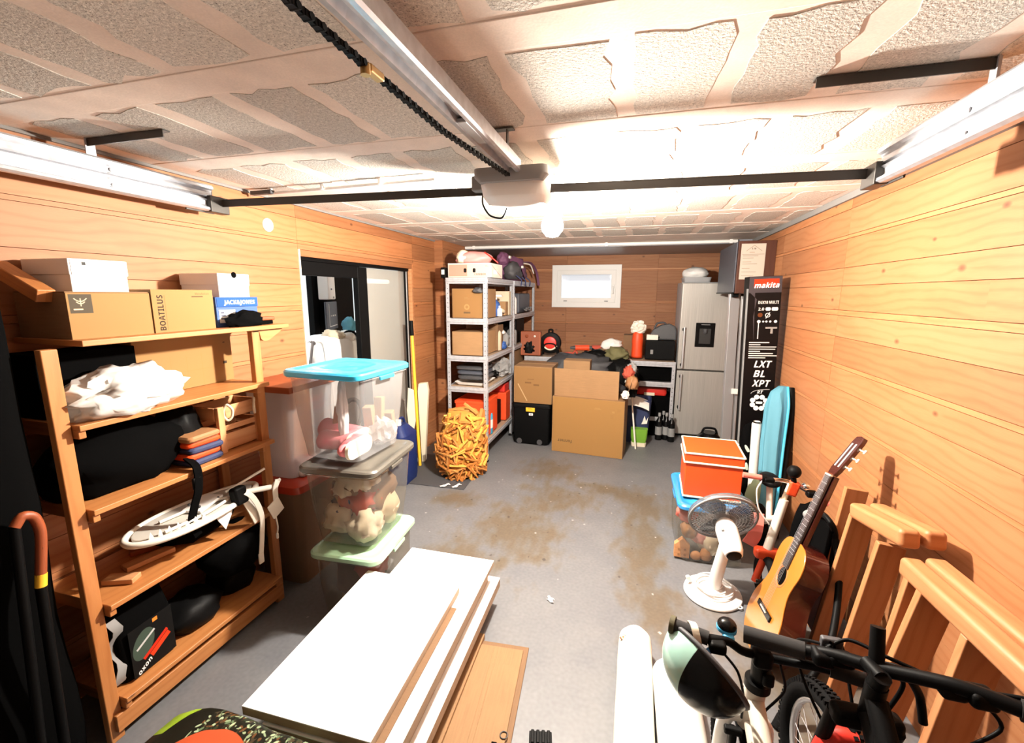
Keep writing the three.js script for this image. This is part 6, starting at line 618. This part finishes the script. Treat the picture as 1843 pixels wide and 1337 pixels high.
// ---------- bikes and helmet in front ----------
function tyre(name, r, tr, m, parent, pos, turn, knobs) { const g = [new THREE.TorusGeometry(r - tr, tr, 14, 64)]; if (knobs) for (let i = 0; i < 84; i++) for (const s of [-1, 0, 1]) { const a = (i + (s ? 0.5 : 0)) / 84 * 6.2832; g.push(at(box(0.010, 0.012, 0.011), 0, 0, 0).translate(0, r - tr * (s ? 0.34 : 0.02), s * tr * 0.72).rotateZ(a)); } return part(name, join(g).rotateY(Math.PI / 2 + turn), m, parent, pos); }
{
  const t = thing('mountain_bike', 'black and red mountain bike with knobbly tyre and long black handlebar', 'bike', [0, 0, 0]); const W = V(0.60, 0.262, -1.24), tu = 0.12;
  tyre('front_tyre', 0.26, 0.028, M.rubber, t, W.toArray(), tu, true); part('front_rim', join(new THREE.TorusGeometry(0.203, 0.011, 10, 60).rotateY(Math.PI / 2 + tu)), M.alu, t, W.toArray()); part('spokes', join(...Array.from({ length: 24 }, (_, i) => { const a = i / 24 * 6.2832; return bar([(i % 2 ? 1 : -1) * 0.025, 0, 0], [0, Math.cos(a) * 0.2, Math.sin(a) * 0.2], 0.0013, 0.0013, 5); })).rotateY(tu), M.galv, t, W.toArray()); part('front_hub', at(cyl(0.022, 0.022, 0.1, 16).rotateZ(Math.PI / 2), 0, 0, 0, 0, tu), M.charcoal, t, W.toArray()); part('brake_disc', at(new THREE.TorusGeometry(0.07, 0.008, 6, 30).scale(1, 1, 0.2).rotateY(Math.PI / 2 + tu), -0.04, 0, 0), M.galv, t, W.toArray());
  part('fork', join(bar([0.545, 0.262, -1.25], [0.535, 0.62, -1.13], 0.016), bar([0.66, 0.262, -1.23], [0.655, 0.62, -1.1], 0.016), at(rbox(0.15, 0.045, 0.05, 0.015), 0.596, 0.625, -1.115)), M.black, t); part('head_tube', bar([0.596, 0.62, -1.11], [0.585, 0.76, -1.075], 0.022), M.black, t);
  part('stem', join(bar([0.585, 0.76, -1.075], [0.585, 0.79, -1.065], 0.02), bar([0.585, 0.785, -1.065], [0.575, 0.785, -1.11], 0.016)), M.black, t);
  const HB = [[0.345, 0.715, -1.215], [0.45, 0.72, -1.19], [0.52, 0.755, -1.15], [0.6, 0.785, -1.095], [0.7, 0.83, -1.03], [0.8, 0.84, -0.98], [0.92, 0.845, -0.92]]; part('handlebar', tube(HB, 0.0155), M.black, t); part('grip', bar([0.338, 0.714, -1.219], [0.475, 0.726, -1.18], 0.0225), std('foam', [0.014, 0.013, 0.013], 0.95), t); part('grip', bar([0.78, 0.838, -0.99], [0.93, 0.846, -0.915], 0.021), M.foam, t);
  const lever = (p, q, r) => join(at(rbox(0.05, 0.035, 0.05, 0.012), ...p), tube([p, q, r], 0.009)); part('brake_lever', lever([0.505, 0.74, -1.155], [0.45, 0.70, -1.22], [0.38, 0.685, -1.23]), M.black, t); part('brake_lever', lever([0.735, 0.825, -1.02], [0.8, 0.8, -1.04], [0.88, 0.81, -0.99]), M.black, t); part('shifter', rbox(0.06, 0.03, 0.045, 0.012), M.black, t, [0.54, 0.748, -1.15]); part('shifter', rbox(0.05, 0.03, 0.04, 0.012), M.black, t, [0.70, 0.81, -1.04]); part('bar_end', bar([0.592, 0.77, -1.1], [0.6, 0.865, -1.135], 0.016, 0.015), M.black, t);
  part('cables', join(tube([[0.53, 0.77, -1.16], [0.48, 0.70, -1.25], [0.5, 0.6, -1.23], [0.55, 0.5, -1.18]], 0.004), tube([[0.70, 0.81, -1.05], [0.63, 0.74, -1.17], [0.6, 0.6, -1.15]], 0.004), tube([[0.74, 0.815, -1.03], [0.78, 0.76, -1.02], [0.70, 0.7, -1.0], [0.62, 0.66, -0.98]], 0.004), tube([[0.52, 0.78, -1.16], [0.57, 0.735, -1.21], [0.58, 0.62, -1.14]], 0.004)), M.black, t); part('cables', join(tube([[0.5, 0.75, -1.16], [0.56, 0.79, -1.17], [0.62, 0.80, -1.12], [0.68, 0.815, -1.06]], 0.0045), tube([[0.71, 0.825, -1.03], [0.80, 0.856, -1.0], [0.86, 0.853, -0.97], [0.92, 0.85, -0.95]], 0.0045), tube([[0.6, 0.79, -1.1], [0.66, 0.74, -1.12], [0.64, 0.66, -1.12], [0.61, 0.6, -1.12]], 0.005)), M.black, t); part('brake_lever', tube([[0.66, 0.77, -1.1], [0.69, 0.72, -1.11], [0.70, 0.66, -1.1]], 0.009), M.black, t); part('reflector', at(rbox(0.05, 0.035, 0.02, 0.006), 0.535, 0.755, -1.19), M.charcoal, t);
  part('frame', join(tube([[0.592, 0.71, -1.08], [0.585, 0.6, -0.9], [0.57, 0.55, -0.6], [0.56, 0.62, -0.32]], 0.024), tube([[0.592, 0.66, -1.09], [0.58, 0.42, -0.75], [0.57, 0.3, -0.5]], 0.026), bar([0.57, 0.3, -0.5], [0.56, 0.75, -0.28], 0.018), bar([0.57, 0.3, -0.5], [0.55, 0.3, -0.12], 0.014), bar([0.56, 0.62, -0.32], [0.55, 0.3, -0.12], 0.012)), M.black, t); part('down_arch', tube([[0.52, 0.40, -1.15], [0.545, 0.475, -1.165], [0.58, 0.495, -1.175], [0.615, 0.49, -1.175]], 0.026), M.red, t);
  tyre('rear_tyre', 0.3, 0.028, M.rubber, t, [0.55, 0.301, -0.1], 0, false); part('saddle', lump(0.15, 0.07, 0.26, 0.05, 1.2), M.black, t, [0.56, 0.76, -0.26]);
}
{
  const t = thing('kids_bike', 'white kids bike with black grips, blue brake lever and small bell', 'bike', [0, 0, 0]); const W = V(0.375, 0.2, -1.29);
  tyre('front_tyre', 0.2, 0.024, M.rubber, t, W.toArray(), 0.1, true); part('front_rim', new THREE.TorusGeometry(0.157, 0.011, 10, 50).rotateY(Math.PI / 2 + 0.1), M.white, t, W.toArray()); part('spokes', join(...Array.from({ length: 16 }, (_, i) => { const a = i / 16 * 6.2832; return bar([(i % 2 ? 1 : -1) * 0.02, 0, 0], [0, Math.cos(a) * 0.15, Math.sin(a) * 0.15], 0.0013, 0.0013, 5); })).rotateY(0.1), M.galv, t, W.toArray());
  part('fork', join(tube([[0.318, 0.2, -1.29], [0.318, 0.36, -1.26], [0.33, 0.415, -1.25], [0.375, 0.43, -1.245]], 0.02), tube([[0.435, 0.2, -1.285], [0.435, 0.36, -1.25], [0.42, 0.415, -1.243], [0.375, 0.43, -1.245]], 0.02)), M.white, t); part('head_tube', bar([0.378, 0.40, -1.25], [0.39, 0.545, -1.235], 0.03, 0.028), std('dirtyWhite', [0.66, 0.6, 0.5], 0.45), t); part('headset', join(at(cyl(0.034, 0.034, 0.025), 0.391, 0.553, -1.234), bar([0.392, 0.55, -1.234], [0.385, 0.655, -1.215], 0.022)), M.black, t); part('clamp', join(at(rbox(0.05, 0.05, 0.06, 0.014), 0.386, 0.66, -1.213), at(rbox(0.03, 0.04, 0.03, 0.008), 0.405, 0.60, -1.205)), M.black, t); part('v_brake', join(at(rbox(0.022, 0.13, 0.03, 0.008), 0.335, 0.34, -1.215), at(rbox(0.05, 0.022, 0.02, 0.006), 0.335, 0.4, -1.21)), M.black, t);
  part('handlebar', tube([[0.148, 0.702, -1.215], [0.24, 0.70, -1.19], [0.295, 0.695, -1.2], [0.335, 0.67, -1.205], [0.385, 0.662, -1.21], [0.45, 0.67, -1.2], [0.52, 0.695, -1.17], [0.60, 0.70, -1.15]], 0.0115), M.black, t); part('grip', bar([0.148, 0.702, -1.215], [0.243, 0.70, -1.19], 0.019), M.foam, t); part('grip_end', bar([0.143, 0.702, -1.217], [0.156, 0.702, -1.213], 0.025), std('gripEnd', [0.06, 0.05, 0.02], 0.8), t); part('grip', bar([0.53, 0.697, -1.168], [0.60, 0.70, -1.15], 0.018), M.foam, t);
  part('brake_clamp', at(rbox(0.045, 0.032, 0.05, 0.01), 0.265, 0.69, -1.185), M.black, t); part('brake_lever', tube([[0.265, 0.685, -1.19], [0.23, 0.672, -1.165], [0.165, 0.67, -1.17]], 0.0085), std('leverBlue', [0.03, 0.2, 0.5], 0.4), t); part('bell', join(new THREE.SphereGeometry(0.026, 20, 14).scale(1, 0.75, 1).translate(0.298, 0.715, -1.24)), M.blackGloss, t); part('bell_base', join(at(rbox(0.03, 0.026, 0.026, 0.007), 0.299, 0.693, -1.215), at(cyl(0.027, 0.027, 0.01, 20), 0.298, 0.706, -1.24)), std('bellBlue', [0.06, 0.4, 0.7], 0.4), t); part('cable', tube([[0.27, 0.685, -1.18], [0.31, 0.66, -1.14], [0.34, 0.56, -1.17], [0.35, 0.46, -1.2]], 0.0035), M.black, t); part('cable', tube([[0.43, 0.655, -1.2], [0.455, 0.56, -1.22], [0.42, 0.46, -1.24], [0.40, 0.42, -1.23]], 0.0035), M.black, t);
  part('frame', join(bar([0.388, 0.5, -1.235], [0.395, 0.34, -0.8], 0.024), bar([0.384, 0.43, -1.24], [0.395, 0.24, -0.85], 0.02), bar([0.395, 0.24, -0.85], [0.395, 0.5, -0.72], 0.016), bar([0.395, 0.24, -0.85], [0.395, 0.2, -0.55], 0.013)), M.dirtyWhite, t); tyre('rear_tyre', 0.2, 0.024, M.rubber, t, [0.395, 0.201, -0.52], 0, false); part('saddle', lump(0.13, 0.06, 0.2, 0.05, 1.2), M.black, t, [0.395, 0.5, -0.7]);
  // helmet hanging by its strap from the grip
  const h = thing('helmet', 'mint and black bicycle helmet hanging by its strap from the white bike', 'helmet', [0.24, 0.612, -1.185]); const ax = V(-0.62, -0.5, 0.52).normalize(); h.quaternion.setFromUnitVectors(V(0, 1, 0), ax); const ul = V(-0.45, 0.85, -0.35).applyQuaternion(h.quaternion.clone().invert()), mid = Math.atan2(ul.z, ul.x);
  const dome = (a0, a1, k, r = 1) => { const rings = []; for (let i = 0; i <= 16; i++) { const th = i / 16 * Math.PI / 2; rings.push(Array.from({ length: 25 }, (_, j) => { const a = a0 + (a1 - a0) * j / 24; return [Math.cos(a) * 0.103 * Math.cos(th) * r, -0.01 + Math.sin(th) * 0.118 * r, Math.sin(a) * 0.125 * Math.cos(th) * r]; })); } const top = rings.flat(), idx = []; for (let i = 0; i < 16; i++) for (let j = 0; j < 24; j++) { const a = i * 25 + j; idx.push(a, a + 25, a + 1, a + 1, a + 25, a + 26); } const g = new THREE.BufferGeometry(); g.setAttribute('position', new THREE.Float32BufferAttribute(top.flat(), 3)); g.setAttribute('uv', new THREE.Float32BufferAttribute(new Float32Array(top.length * 2), 2)); g.setIndex(idx); g.computeVertexNormals(); return g; };
  part('upper_shell', dome(mid - 0.85, mid + 0.85, 0), M.helmetShell, h); part('lower_shell', dome(mid + 0.84, mid + 5.45, 0), M.blackGloss, h); part('liner', dome(0, 6.2832, 0, 0.9), M.blackMatt, h); part('rim', new THREE.TorusGeometry(0.1, 0.008, 8, 48).rotateX(Math.PI / 2).scale(1, 1, 1.22), M.charcoal, h, [0, -0.01, 0]);
  const hs = thing('helmet_strap', 'pale strap of the helmet looped over the black bicycle grip', 'strap', [0, 0, 0]); part('webbing', strap([[0.225, 0.62, -1.18], [0.215, 0.69, -1.17], [0.205, 0.724, -1.195], [0.2, 0.715, -1.225], [0.21, 0.66, -1.235], [0.225, 0.61, -1.215]], 0.019, 0.003, [1, 0, 0.1]), M.oatmeal, hs); part('buckle', at(rbox(0.02, 0.03, 0.012, 0.004), 0.222, 0.64, -1.172), M.black, hs);
}
scene.traverse((o) => { delete o.dim; });
renderer.render(scene, camera);
